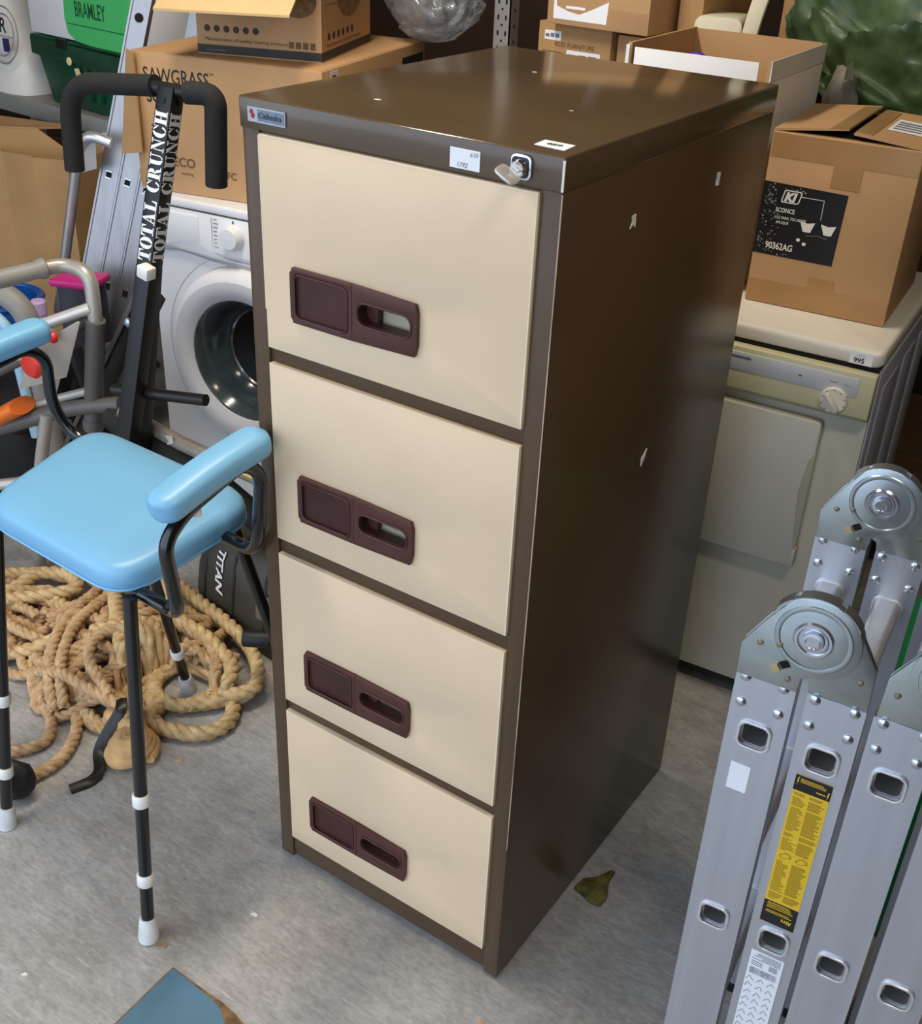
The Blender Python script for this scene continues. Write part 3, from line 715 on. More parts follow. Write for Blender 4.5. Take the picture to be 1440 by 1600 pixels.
# ------------------------------------------------------------------ cardboard boxes
def carton(name, label, loc, rz, w_, d_, h_, m_, open_top=False, th=0.005, inner=None, group=None, bev=0.002):
    t = thing(name, label, 'box', loc, rz, group)
    if open_top:
        MB().box(0, 0, 0, w_, d_, th).build('base', inner or m_, t)
        MB().box(0, 0, th, w_, th, h_).build('front_panel', m_, t)
        MB().box(0, d_-th, th, w_, d_, h_).build('back_panel', inner or m_, t)
        MB().box(0, th, th, th, d_-th, h_).build('left_panel', m_, t)
        MB().box(w_-th, th, th, w_, d_-th, h_).build('right_panel', m_, t)
    else:
        MB().box(0, 0, 0, w_, d_, h_).build('body', m_, t, bevel=bev)
    return t

# box on the dryer with a black label
ki = carton('labelled_carton', 'scuffed taped brown carton with black printed panel standing on the dryer', (-0.142, 1.035, 0.8512), R(5), 0.268, 0.31, 0.322, card)
def build_ki():
    w_, d_, h_ = 0.268, 0.31, 0.322
    # lifted flaps with a dark gap between them
    MB().box(0.01, 0.02, h_-0.001, w_-0.01, d_-0.02, h_+0.0012).build('top_gap', dark, ki)
    def flap(x0, x1, z0, z1): return MB().hexa([(x0, 0.003, h_+z0), (x1, 0.006, h_+z1), (x1, d_-0.006, h_+z1-0.004), (x0, d_-0.003, h_+z0)],
                                              [(x0, 0.003, h_+z0+0.004), (x1, 0.006, h_+z1+0.004), (x1, d_-0.006, h_+z1), (x0, d_-0.003, h_+z0+0.004)])
    f1 = flap(0.0, 0.132, 0.0, 0.016).build('flap', card, ki)
    f2 = flap(w_, 0.142, 0.0, 0.010).build('flap', card, ki)
    MB().hexa([(0.100, 0.005, h_+0.0165), (0.1325, 0.005, h_+0.0202), (0.1325, d_-0.02, h_+0.0165), (0.100, d_-0.02, h_+0.0125)], [(0.100, 0.005, h_+0.0170), (0.1325, 0.005, h_+0.0208), (0.1325, d_-0.02, h_+0.017), (0.100, d_-0.02, h_+0.0130)]).build('tape_strip', tape, f1)
    MB().hexa([(0.142, 0.02, h_+0.0142), (0.172, 0.02, h_+0.012), (0.172, d_-0.02, h_+0.009), (0.142, d_-0.02, h_+0.0115)], [(0.142, 0.02, h_+0.0148), (0.172, 0.02, h_+0.0126), (0.172, d_-0.02, h_+0.0096), (0.142, d_-0.02, h_+0.0121)]).build('tape_strip', tape, f2)
    lb = MB().hexa([(0.182, 0.10, h_+0.0106), (0.258, 0.10, h_+0.0052), (0.258, 0.22, h_+0.0045), (0.182, 0.22, h_+0.009)], [(0.182, 0.10, h_+0.0112), (0.258, 0.10, h_+0.006), (0.258, 0.22, h_+0.0051), (0.182, 0.22, h_+0.0098)]).build('address_label', paper, f2)
    for k in range(4):
        y = 0.115+0.022*k
        MB().hexa([(0.188, y, h_+0.0110), (0.238, y, h_+0.0074), (0.238, y+0.009, h_+0.0074), (0.188, y+0.009, h_+0.0109)], [(0.188, y, h_+0.0116), (0.238, y, h_+0.0080), (0.238, y+0.009, h_+0.0079), (0.188, y+0.009, h_+0.0114)]).build('label_print', inkgrey, f2)
    MB().box(0.002, -0.0006, h_-0.045, w_-0.002, 0, h_-0.002).build('tape_strip', tape, ki)
    MB().box(0.120, -0.0010, h_-0.085, 0.172, -0.0004, h_-0.03).build('tape_strip', tape, ki)
    MB().box(0.002, -0.0006, 0.003, w_-0.002, 0, 0.045).build('tape_strip', tape, ki)
    MB().box(0.115, -0.0010, 0.02, 0.163, -0.0004, 0.066).build('tape_strip', tape, ki)
    p = MB().prism([(-0.0004, 0.096), (0.152, 0.095), (0.156, 0.228), (-0.0004, 0.232)], -0.0009, 0.0).build('printed_panel', black, ki)
    # worn scuffs on the panel's left and edges
    random.seed(21); b = MB()
    for i in range(110):
        x = 0.006+abs(random.gauss(0, 0.016)); z = random.uniform(0.10, 0.226)
        if random.random() < 0.22: x = random.uniform(0.006, 0.09); z = random.choice((random.gauss(0.222, .003), random.gauss(0.10, .003)))
        if x > 0.15: continue
        s = random.uniform(0.0005, 0.0026)
        b.prism([(x-s, z), (x, z-s*.6), (x+s*.8, z), (x, z+s*random.uniform(.5, 1.6))], -0.0011, -0.0008)
    o = b.build('panel_scuffs', mat('scuff_grey', (150, 146, 140), 0.8, var=0.2, scale=60), p); o['kind'] = 'stuff'
    X, Z = (1, 0, 0), (0, 0, 1)
    fr = MB(); o_ = [(0.036+u*1.0+0.2*v, 0.197+v) for u, v in rrect(0, 0, 0.034, 0.024, 0.004, 3)]; i_ = [(0.036+u+0.2*v, 0.197+v) for u, v in rrect(0.002, 0.002, 0.032, 0.022, 0.003, 3)]
    fr.ring(o_, i_, -0.0012, -0.0008).build('logo_frame', whiteplastic, p)
    text('logo_lettering', 'KI', whiteplastic, p, (0.042, -0.0013, 0.201), X, Z, height=0.016, width=0.024, bold=0.06, shear=0.25)
    text('panel_lettering', 'SCONCE', whiteplastic, p, (0.030, -0.0013, 0.179), X, Z, height=0.0085, width=0.036, bold=0.02)
    text('panel_lettering', 'LUZ PARA TOCADOR', whiteplastic, p, (0.030, -0.0013, 0.1665), X, Z, height=0.0055, width=0.060, bold=0.01)
    text('panel_lettering', 'APLIQUE', whiteplastic, p, (0.034, -0.0013, 0.1575), X, Z, height=0.0052, width=0.024, bold=0.01)
    text('panel_lettering', '90362AG', whiteplastic, p, (0.022, -0.0013, 0.1085), X, Z, height=0.013, width=0.052, bold=0.02)
    MB().box(0.073, -0.0012, 0.2115, 0.116, -0.0008, 0.2125).build('panel_line', whiteplastic, p)
    MB().box(0.115, -0.0012, 0.1765, 0.116, -0.0008, 0.2125).build('panel_line', whiteplastic, p)
    for x in (0.093, 0.132):
        MB().prism([(x-0.014, 0.169), (x, 0.166), (x+0.014, 0.169), (x+0.008, 0.150), (x-0.006, 0.150)], -0.0012, -0.0008).build('lamp_picture', whiteplastic, p)
    MB().tube([(0.093, -0.0009, 0.150), (0.096, -0.0009, 0.143), (0.114, -0.0009, 0.146), (0.132, -0.0009, 0.143), (0.134, -0.0009, 0.150)], 0.0005, 5).build('lamp_picture', inkgrey, p)
    for x, z in ((0.078, 0.130), (0.090, 0.124)): MB().prism(rrect(x, z, x+0.007, z+0.006, 0.002, 2), -0.0012, -0.0008).build('panel_mark', whiteplastic, p)
build_ki()

# white open carton between cabinet and the labelled carton
wb = thing('open_white_carton', 'open white-faced carton with brown inside, behind the filing cabinet on the dryer', 'box', (-0.462, 1.055, 0.8512), R(2))
def build_wb():
    w_, d_, th = 0.285, 0.33, 0.006
    MB().box(0, 0, 0, w_, d_, th).build('base', kraft, wb)
    MB().box(w_-th, 0, th, w_, d_, 0.432).build('side_panel', kraft, wb)
    MB().hexa([(w_, 0, 0.002), (w_+0.0012, 0, 0.002), (w_+0.0012, d_, 0.002), (w_, d_, 0.002)], [(w_, 0, 0.430), (w_+0.0012, 0, 0.430), (w_+0.0012, d_, 0.431), (w_, d_, 0.431)]).build('white_outer_face', whitecard, wb)
    MB().hexa([(w_+0.001, 0, 0.398), (w_+0.003, 0, 0.398), (w_+0.003, d_, 0.398), (w_+0.001, d_, 0.398)], [(w_, 0, 0.433), (w_+0.002, 0, 0.433), (w_+0.002, d_, 0.433), (w_, d_, 0.433)]).build('folded_rim', mat('rim_grey_white', (214, 214, 212), 0.6), wb)
    MB().box(0, 0, th, th, d_, 0.436).build('side_panel', kraft, wb)
    MB().box(th, d_-th, th, w_-th, d_, 0.434).build('back_panel', kraft, wb)
    MB().box(th, 0, th, w_-th, 0.004, 0.36).build('front_panel', kraft, wb)
    MB().box(0.014, -0.004, 0.02, w_-0.022, 0.0, 0.429).build('front_flap', whitecard, wb, bevel=0.001)
    MB().box(-0.004, -0.004, 0.20, 0.003, 0.001, 0.432).build('corner_edge', whitecard, wb)
build_wb()
pr = thing('purple_reel', 'purple plastic ring inside the open white carton', 'reel', (-0.418, 1.285, 1.1902))
MB().tube([(0.024*math.cos(R(a)), 0, 0.03+0.024*math.sin(R(a))) for a in range(0, 360, 15)], 0.009, 8, closed=True).build('ring', purple, pr)
MB().lathe([(0.017, -0.008), (0.017, 0.008)], (0, 0, 0.03), 'y', 16).build('hub', mat('purple_hub', (120, 90, 160), 0.5), pr)
pp = thing('packed_box', 'brown inner box packed inside the open white carton', 'box', (-0.40, 1.13, 0.858))
MB().box(0, 0, 0, 0.2, 0.2, 0.332).build('body', card_d, pp, bevel=0.002)

# printer carton on the washing machine, smaller open carton on it
saw = carton('printer_carton', 'large brown printer carton standing on the washing machine', (-1.613, 0.809, 0.8512), R(13), 0.50, 0.575, 0.313, card)
def build_saw():
    w_, d_, h_ = 0.50, 0.575, 0.313
    X, Z = (1, 0, 0), (0, 0, 1)
    text('brand_lettering', 'SAWGRASS', ink, saw, (0.036, -0.0006, 0.250), X, Z, height=0.034, width=0.176, bold=0.004)
    text('trademark', 'TM', ink, saw, (0.214, -0.0006, 0.278), X, Z, height=0.006)
    text('model_lettering', 'SG500', ink, saw, (0.040, -0.0006, 0.205), X, Z, height=0.030, width=0.088, bold=0.02)
    random.seed(4)
    for k in range(5):
        MB().box(0.045, -0.0008, 0.150-0.010*k, 0.045+random.uniform(0.05, 0.075), 0, 0.1545-0.010*k).build('small_print', mat('card_print', (112, 84, 52), 0.8), saw)
    text('regulatory_marks', 'FC', mat('card_print', (112, 84, 52), 0.8), saw, (0.245, -0.0006, 0.050), X, Z, height=0.017, bold=0.02)
    text('regulatory_marks', 'ECO', mat('card_print', (112, 84, 52), 0.8), saw, (0.10, -0.0006, 0.064), X, Z, height=0.022, bold=0.02)
    text('regulatory_marks', 'marking', mat('card_print', (112, 84, 52), 0.8), saw, (0.118, -0.0006, 0.045), X, Z, height=0.008)
    b = MB().prism([(0.300, 0.071), (0.314, 0.071), (0.311, 0.048), (0.303, 0.048)], -0.0007, 0); b.build('bin_symbol', mat('card_print', (112, 84, 52), 0.8), saw)
    MB().box(0.299, -0.0007, 0.036, 0.316, 0, 0.040).build('bin_bar', redink, saw)
    MB(Matrix.Translation((0.307, -0.0009, 0.06)) @ Matrix.Rotation(R(40), 4, 'Y')).box(-0.016, 0, -0.0008, 0.016, 0.0004, 0.0008).build('bin_cross', mat('card_print', (112, 84, 52), 0.8), saw)
    o_ = [(0.345, 0.212), (0.40, 0.212), (0.40, 0.232), (0.345, 0.232)]; i_ = [(0.3475, 0.2145), (0.3975, 0.2145), (0.3975, 0.2295), (0.3475, 0.2295)]
    MB().ring(o_, i_, -0.0007, 0).build('printed_frame', ink, saw)
    text('frame_lettering', 'NO', ink, saw, (0.352, -0.0008, 0.2165), X, Z, height=0.011, width=0.03, bold=0.02)
    MB().box(w_, 0.04, h_-0.05, w_+0.0006, 0.075, h_-0.005).build('fragile_sticker', paper, saw)
    MB().box(w_+0.0005, 0.047, h_-0.035, w_+0.0012, 0.066, h_-0.014).build('sticker_print', redink, saw)
    MB().box(w_, 0.43, h_-0.055, w_+0.0006, 0.56, h_-0.025).build('dark_label', ink, saw)
    MB().box(0.004, 0.004, h_, w_-0.004, d_-0.004, h_+0.001).build('top_flap', card, saw)
    # torn flap hanging at the left side
    WB(saw).hexa([(-1.662, 0.80, 0.925), (-1.585, 0.795, 0.940), (-1.585, 0.800, 0.940), (-1.662, 0.805, 0.925)], [(-1.612, 0.802, 1.168), (-1.588, 0.800, 1.160), (-1.588, 0.805, 1.160), (-1.612, 0.807, 1.168)]).build('hanging_flap', card_d, saw)
    MB().box(0.0, -0.0008, 0.012, 0.035, 0.0, 0.045).build('tape_strip', tape, saw)
build_saw()
b2 = carton('small_carton', 'smaller open brown carton with a row of black dots, on top of the printer carton', (-1.476, 0.897, 1.1652), R(21), 0.300, 0.36, 0.24, card, open_top=True, inner=kraft)
def build_b2():
    w_, d_, h_ = 0.300, 0.36, 0.24
    MB().box(-0.0003, -0.0007, 0.003, w_+0.0003, 0, 0.021).build('printed_band', mat('band_dark', (52, 46, 40), 0.6), b2)
    MB().box(w_, 0, 0.003, w_+0.0007, d_, 0.021).build('printed_band', mat('band_dark', (52, 46, 40), 0.6), b2)
    dk = mat('dot_print', (58, 48, 38), 0.7)
    for k in range(6):
        MB().lathe([(0.0075, 0), (0.0075, 0.0006)], (0.026+0.0235*k, 0, 0.056), 'y', 14, -1).build('printed_dot', dk, b2)
        MB().lathe([(0.0085, 0), (0.0085, 0.0006)], (w_, 0.05+0.033*k, 0.050), 'x', 14, 1).build('printed_dot', dk, b2)
    pd = mat('card_print', (112, 84, 52), 0.8)
    text('small_print', 'Manufacturers of quality cleaning products', pd, b2, (0.02, -0.0008, 0.030), (1,0,0), (0,0,1), height=0.008, width=0.20)
    text('small_print', 'Manufacturers of quality cleaning', pd, b2, (w_+0.0008, 0.03, 0.028), (0,1,0), (0,0,1), height=0.008, width=0.25)
    text('band_lettering', 'www', inkgrey, b2, (0.02, -0.0010, 0.008), (1,0,0), (0,0,1), height=0.006, width=0.05)
    text('small_print', 'Contents', pd, b2, (w_+0.0008, 0.03, 0.115), (0,1,0), (0,0,1), height=0.006, width=0.09)
    for k in range(4): MB().box(0.222+0.017*k, -0.0008, 0.026, 0.234+0.017*k, 0, 0.040).build('handling_mark', pd, b2)
    MB().prism([(0.195+0.045*math.cos(a)+0.05, 0.125+0.035*math.sin(a)) for a in [2*math.pi*i/18 for i in range(18)]], -0.0008, 0).build('printed_picture', mat('picture_print', (128, 100, 66), 0.8, var=0.3, scale=60), b2)
    MB().prism([(0.20+0.09*math.cos(a), 0.128+0.05*math.sin(a)) for a in [2*math.pi*i/18 for i in range(18)]], w_, w_+0.0008, 'x').build('printed_picture', mat('picture_print', (128, 100, 66), 0.8, var=0.3, scale=60), b2)
    MB().hexa([(-0.03, -0.145, h_-0.137), (w_-0.015, -0.155, h_-0.130), (w_-0.005, 0.0, h_-0.006), (0.005, 0.0, h_-0.006)],
              [(-0.03, -0.145, h_-0.132), (w_-0.015, -0.155, h_-0.125), (w_-0.005, 0.0, h_), (0.005, 0.0, h_)]).build('open_flap', card_l, b2)
build_b2()

# open carton at the left edge
lb = thing('open_brown_carton', 'creased open brown carton at the left behind the walking frame', 'box', (-2.60, 1.00, 0), R(14))
def build_lb():
    w_, d_, h_ = 0.36, 0.225, 0.762; th = 0.006
    MB().box(0, 0, 0, w_, d_, th).build('base', card_d, lb)
    fp = [(0, 0), (0.12, 0.006), (0.24, -0.003), (w_, 0)]
    b = MB()
    for (xa, ya), (xb, yb) in zip(fp, fp[1:]):
        b.hexa([(xa, ya, th), (xb, yb, th), (xb, yb+th, th), (xa, ya+th, th)], [(xa, ya*1.8-.002, h_-0.004), (xb, yb*1.8-.002, h_), (xb, yb*1.8+th, h_), (xa, ya*1.8+th, h_-0.004)])
    b.build('front_panel', card_d, lb)
    MB().box(w_-th, th, th, w_, d_, h_-0.01).build('side_panel', card_d, lb)
    MB().box(0, th, th, th, d_, h_-0.01).build('side_panel', card_d, lb)
    MB().box(0, d_-th, th, w_, d_, h_).build('back_panel', card_d, lb)
    MB().hexa([(-0.1, 0.03, h_+0.045), (0.20, 0.075, h_+0.058), (0.27, d_-0.02, h_+0.045), (-0.1, d_-0.02, h_+0.045)], [(-0.1, 0.03, h_+0.050), (0.20, 0.075, h_+0.063), (0.27, d_-0.02, h_+0.05), (-0.1, d_-0.02, h_+0.05)]).build('top_flap', card_d, lb)
    MB().hexa([(-0.1, 0.03, h_+0.047), (0.20, 0.075, h_+0.060), (w_-0.01, d_*0.6, h_-0.06), (0, th, h_-0.07)], [(-0.1, 0.033, h_+0.049), (0.20, 0.078, h_+0.062), (w_-0.01, d_*0.6+.004, h_-0.058), (0, th+.004, h_-0.068)]).build('inner_flap', card_d, lb)
build_lb()

# ------------------------------------------------------------------ walking frame (left edge)
wk = thing('walking_frame', 'grey folding walking frame with moulded hand grip left of the blue stool', 'walking frame', (-1.42, 0.39, 0))
def build_walker():
    def T(n, path, r, m_=greytube, f=0.05, p=None): return WB(wk).tube(fillet(path, f, 8), r, 14).build(n, m_, p or wk)
    leg = T('side_frame', [(-1.50, 0.10, 0.772), (-1.475, 0.17, 0.785), (-1.40, 0.40, 0.805), (-1.335, 0.41, 0.795), (-1.322, 0.40, 0.70), (-1.345, 0.40, 0.60)], 0.0155, greytube, 0.06)
    g = WB(wk); 
    a, c = Vector((-1.468, 0.19, 0.788)), Vector((-1.412, 0.362, 0.803)); d = (c-a)
    g.tube([a, a+d*.02, a+d*.06, a+d*.09, a+d*.5, a+d*.88, a+d*.93, a+d*.98, c], [0.016, 0.0215, 0.0215, 0.0175, 0.0195, 0.018, 0.022, 0.022, 0.016], 18).build('hand_grip', greygrip, leg)
    lg = T('leg', [(-1.3225, 0.40, 0.698), (-1.343, 0.40, 0.605), (-1.385, 0.405, 0.43)], 0.0212, greydark)
    WB(wk).tube([(-1.381, 0.405, 0.448), (-1.385, 0.405, 0.430), (-1.388, 0.405, 0.418)], [0.0235, 0.024, 0.022], 14).build('leg_collar', greydark, lg)
    T('leg_extension', [(-1.384, 0.405, 0.43), (-1.455, 0.41, 0.01)], 0.0125, mat('bright_tube', (196, 190, 180), 0.3, 0.5), p=lg)
    WB(wk).tube([(-1.452, 0.41, 0.025), (-1.456, 0.41, 0)], [0.017, 0.021], 14).build('ferrule', ferrule, lg)
    T('cross_tube', [(-1.328, 0.395, 0.725), (-1.44, 0.31, 0.672), (-1.55, 0.22, 0.62)], 0.0125, mat('pale_tube', (206, 202, 194), 0.35, 0.3))
    T('lower_tube', [(-1.345, 0.41, 0.70), (-1.42, 0.37, 0.635), (-1.55, 0.28, 0.55)], 0.013, greydark)
    pl = WB(wk).hexa([(-1.45, 0.275, 0.545), (-1.445, 0.278, 0.545), (-1.375, 0.345, 0.57), (-1.38, 0.342, 0.57)], [(-1.41, 0.298, 0.645), (-1.405, 0.301, 0.645), (-1.325, 0.362, 0.705), (-1.33, 0.359, 0.705)]).build('pivot_plate', greytube, wk)
    WB(wk).lathe([(0.013, 0), (0.013, 0.006), (0.009, 0.012), (0.001, 0.013)], (-1.360, 0.318, 0.675), 'y', 16, -1).build('button', red, pl)
    WB(wk).lathe([(0.008, 0), (0.008, 0.004), (0.001, 0.006)], (-1.360, 0.305, 0.679), 'y', 12, -1).build('button_cap', whiteplastic, pl)
    WB(wk).lathe([(0.03, 0), (0.032, 0.006), (0.026, 0.014), (0.001, 0.018)], (-1.372, 0.268, 0.628), 'y', 20, -1).build('fold_button', red, pl)
    T('stretcher', [(-1.372, 0.40, 0.52), (-1.46, 0.36, 0.485), (-1.56, 0.31, 0.44)], 0.010, greytube)
    T('hoop', [(-1.30, 0.42, 0.50), (-1.42, 0.37, 0.475), (-1.52, 0.30, 0.43), (-1.64, 0.22, 0.39)], 0.018, greydark, 0.08)
    T('inner_leg', [(-1.452, 0.335, 0.462), (-1.50, 0.325, 0.30), (-1.57, 0.33, 0.012)], 0.015, greytube)
    T('base_loop', [(-1.30, 0.46, 0.335), (-1.42, 0.43, 0.30), (-1.50, 0.38, 0.27), (-1.60, 0.27, 0.255), (-1.75, 0.12, 0.25)], 0.013, greytube, 0.1)
    T('base_loop', [(-1.47, 0.345, 0.262), (-1.545, 0.315, 0.265), (-1.62, 0.23, 0.26), (-1.74, 0.07, 0.25)], 0.013, mat('pale_tube', (206, 202, 194), 0.35, 0.3), 0.05)
    T('base_leg', [(-1.74, 0.10, 0.25), (-1.76, 0.08, 0.0)], 0.012)
build_walker()

# coloured odds and ends behind the walking frame
oj = thing('orange_handle', 'curved orange plastic part hanging at the far left behind the walking frame', 'plastic part', (-1.72, 0.26, 0))  # orange plastic handle, bent over the walker's far side
WB(oj).tube(catmull([(-1.72, 0.26, 0.31), (-1.62, 0.27, 0.385), (-1.54, 0.285, 0.450), (-1.485, 0.30, 0.487)], 0.01), 0.040, 14, ry=0.02).build('grip', orange, oj, smooth=60)
WB(oj).tube([(-1.715, 0.26, 0.31), (-1.75, 0.25, 0.0)], 0.012, 10).build('stem', blackmatt, oj)
bt = thing('black_folded_frame', 'black folded frame standing behind the walking frame', 'frame', (-1.66, 0.56, 0))
for p_ in ([(-1.50, 0.60, 0.0), (-1.56, 0.56, 0.30), (-1.60, 0.54, 0.52)], [(-1.80, 0.52, 0.0), (-1.70, 0.54, 0.30), (-1.60, 0.55, 0.52)], [(-1.52, 0.60, 0.24), (-1.70, 0.54, 0.26)]):
    WB(bt).tube(p_, 0.020, 10).build('frame_tube', blackmatt, bt)
WB(bt).tube(catmull([(-1.47, 0.60, 0.30), (-1.55, 0.55, 0.36), (-1.66, 0.5, 0.34), (-1.76, 0.46, 0.28)], 0.02), 0.030, 12, ry=0.02).build('padded_bar', blackrubber, bt)
bh = thing('blue_bucket', 'shiny dark blue plastic tub behind the walking frame', 'tub', (-2.10, 0.70, 0))
bh_b = MB().lathe([(0.08, 0), (0.09, 0.25), (0.10, 0.42), (0.106, 0.47), (0.104, 0.485), (0.092, 0.485), (0.085, 0.25)], (0, 0, 0), 'z', 28).build('body', bluep, bh, smooth=60)
MB().tube([(0.105*math.cos(R(a)), 0.105*math.sin(R(a)), 0.483) for a in range(0, 360, 12)], 0.008, 8, closed=True).build('rim', bluep, bh)
pt = thing('pink_tray', 'pink plastic tray rim behind the walking frame, in front of the cartons', 'tray', (-1.880, 0.687, 0))
def build_pink():
    MB(Matrix.Rotation(R(22), 4, 'Z')).box(0.02, -0.02, 0.577, 0.145, 0.08, 0.597).build('tray', pink, pt, bevel=0.006)
    MB(Matrix.Rotation(R(22), 4, 'Z')).box(0.03, 0.0, 0.0, 0.135, 0.07, 0.577).build('drawer_unit', mat('storage_dark', (52, 46, 58), 0.4), pt, bevel=0.006)
build_pink()
bo = thing('pale_bottle', 'pale translucent plastic bottle behind the walking frame', 'bottle', (-1.80, 0.60, 0))
MB().lathe([(0.035, 0), (0.038, 0.01), (0.038, 0.44), (0.030, 0.49), (0.018, 0.51), (0.018, 0.54)], (0, 0, 0), 'z', 18).build('body', mat('milky_plastic', (206, 194, 208), 0.35), bo, smooth=60)
MB().lathe([(0.02, 0.54), (0.02, 0.57), (0.016, 0.575)], (0, 0, 0), 'z', 14).build('cap', lilac, bo)
bb_ = thing('dark_filler', 'added black lump filling in the dark behind the walking frame', 'bag', (-1.90, 0.50, 0))  # added black lump standing in for the dark behind the walker
def build_filler():
    vs = []; n = 18; prof = [(0.16, 0), (0.19, 0.06), (0.18, 0.18), (0.15, 0.30), (0.10, 0.37), (0.02, 0.39)]
    for r_, z in prof:
        for k in range(n):
            a = 2*math.pi*k/n; q = 1+0.12*noise.noise((3*math.cos(a), 3*math.sin(a), 5*z)); vs.append((r_*q*math.cos(a)*1.2, r_*q*math.sin(a)*0.7, z))
    MB().add(vs, [(i*n+k, i*n+(k+1) % n, (i+1)*n+(k+1) % n, (i+1)*n+k) for i in range(len(prof)-1) for k in range(n)]+[tuple(range(n)), tuple((len(prof)-1)*n+k for k in range(n))]).build('body', mat('black_cloth', (22, 21, 22), 0.8, var=0.3), bb_, smooth=60)
build_filler()
hz = thing('grey_hose_loop', 'looped grey and pale blue hose at the left edge behind the blue armrest', 'hose', (-1.72, 0.45, 0))
WB(hz).tube(fillet([(-1.86, 0.42, 0.0), (-1.83, 0.42, 0.56), (-1.74, 0.45, 0.66), (-1.665, 0.47, 0.62), (-1.63, 0.48, 0.0)], 0.09, 10), 0.028, 14).build('hose', greygrip, hz, smooth=60)
WB(hz).tube(fillet([(-1.82, 0.39, 0.0), (-1.80, 0.39, 0.54), (-1.735, 0.415, 0.62), (-1.68, 0.43, 0.58), (-1.66, 0.44, 0.30)], 0.08, 10), 0.013, 12).build('hose_band', mat('pale_blue_band', (160, 196, 214), 0.4), hz, smooth=60)

# ------------------------------------------------------------------ abdominal exercise machine
ab = thing('exercise_machine', 'black abdominal exercise machine with T-shaped foam handles and white lettered upright', 'exercise machine', (-1.17, 0.42, 0))
GL = {}
def glyphs():
    def arc(cx, cy, rx_, ry_, rx2, ry2, a0, a1, n=10):
        o = [(cx+rx_*math.cos(R(a0+(a1-a0)*i/n)), cy+ry_*math.sin(R(a0+(a1-a0)*i/n))) for i in range(n+1)]
        i_ = [(cx+rx2*math.cos(R(a0+(a1-a0)*i/n)), cy+ry2*math.sin(R(a0+(a1-a0)*i/n))) for i in range(n+1)]
        return o+i_[::-1]
    r_ = lambda a, b, c, d: [(a, b), (c, b), (c, d), (a, d)]
    GL['T'] = (0.92, [r_(0.30, 0.0, 0.62, 0.86), r_(0.14, 0.0, 0.78, 0.08), [(0, 1), (0, 0.64), (0.06, 0.64), (0.16, 0.9), (0.28, 0.93), (0.28, 1)], [(0.92, 1), (0.92, 0.64), (0.86, 0.64), (0.76, 0.9), (0.64, 0.93), (0.64, 1)], r_(0.30, 0.9, 0.62, 1)])
    GL['O'] = (1.0, [arc(0.5, 0.5, 0.5, 0.52, 0.17, 0.44, 95, 265), arc(0.5, 0.5, 0.5, 0.52, 0.17, 0.44, -85, 85)])
    GL['A'] = (1.02, [[(0.40, 1.0), (0.56, 1.0), (0.92, 0.06), (0.58, 0.06)], [(0.38, 0.94), (0.14, 0.06), (0.22, 0.06), (0.43, 0.80)], r_(0.0, 0, 0.34, 0.07), r_(0.46, 0, 1.02, 0.07), r_(0.28, 0.28, 0.48, 0.35)])
    GL['L'] = (0.88, [r_(0.14, 0.0, 0.46, 1.0), r_(0.0, 0.93, 0.60, 1.0), r_(0.0, 0.0, 0.12, 0.07), [(0.50, 0), (0.88, 0), (0.88, 0.42), (0.82, 0.42), (0.70, 0.10), (0.50, 0.07)]])
    GL['C'] = (0.95, [arc(0.5, 0.5, 0.5, 0.52, 0.17, 0.44, 95, 265), arc(0.52, 0.5, 0.40, 0.52, 0.26, 0.44, 30, 84, 6), arc(0.52, 0.5, 0.40, 0.52, 0.26, 0.44, -84, -22, 6), r_(0.87, 0.60, 0.93, 1.0)])
    GL['R'] = (1.05, [r_(0.12, 0.0, 0.44, 1.0), r_(0.0, 0.93, 0.10, 1.0), r_(0.0, 0, 0.56, 0.07), arc(0.50, 0.74, 0.38, 0.27, 0.06, 0.20, -88, 88, 8), [(0.50, 0.47), (0.80, 0.40), (0.90, 0.08), (1.05, 0.06), (1.05, 0), (0.72, 0), (0.60, 0.30)]])
    GL['U'] = (1.05, [[(0.12, 1.0), (0.44, 1.0), (0.44, 0.28), (0.50, 0.12), (0.56, 0.06), (0.56, -0.02), (0.36, 0.0), (0.18, 0.12), (0.12, 0.3)], r_(0.0, 0.93, 0.56, 1.0), [(0.80, 1.0), (0.88, 1.0), (0.88, 0.25), (0.80, 0.08), (0.62, -0.02), (0.62, 0.06), (0.76, 0.14), (0.80, 0.28)], r_(0.66, 0.93, 1.02, 1.0)])
    GL['N'] = (1.08, [[(0.10, 1.0), (0.42, 1.0), (0.94, 0.12), (0.94, -0.02), (0.86, -0.02)], r_(0.16, 0.0, 0.23, 0.76), r_(0.02, 0, 0.38, 0.07), r_(0.86, 0.32, 0.93, 1.0), r_(0.70, 0.93, 1.08, 1.0)])
    GL['H'] = (1.08, [r_(0.10, 0.0, 0.42, 1.0), r_(0.0, 0.93, 0.52, 1.0), r_(0.0, 0, 0.52, 0.07), r_(0.66, 0, 0.98, 1.0), r_(0.58, 0.93, 1.08, 1.0), r_(0.58, 0, 1.08, 0.07), r_(0.46, 0.46, 0.62, 0.54)])
    GL[' '] = (0.55, [])
glyphs()
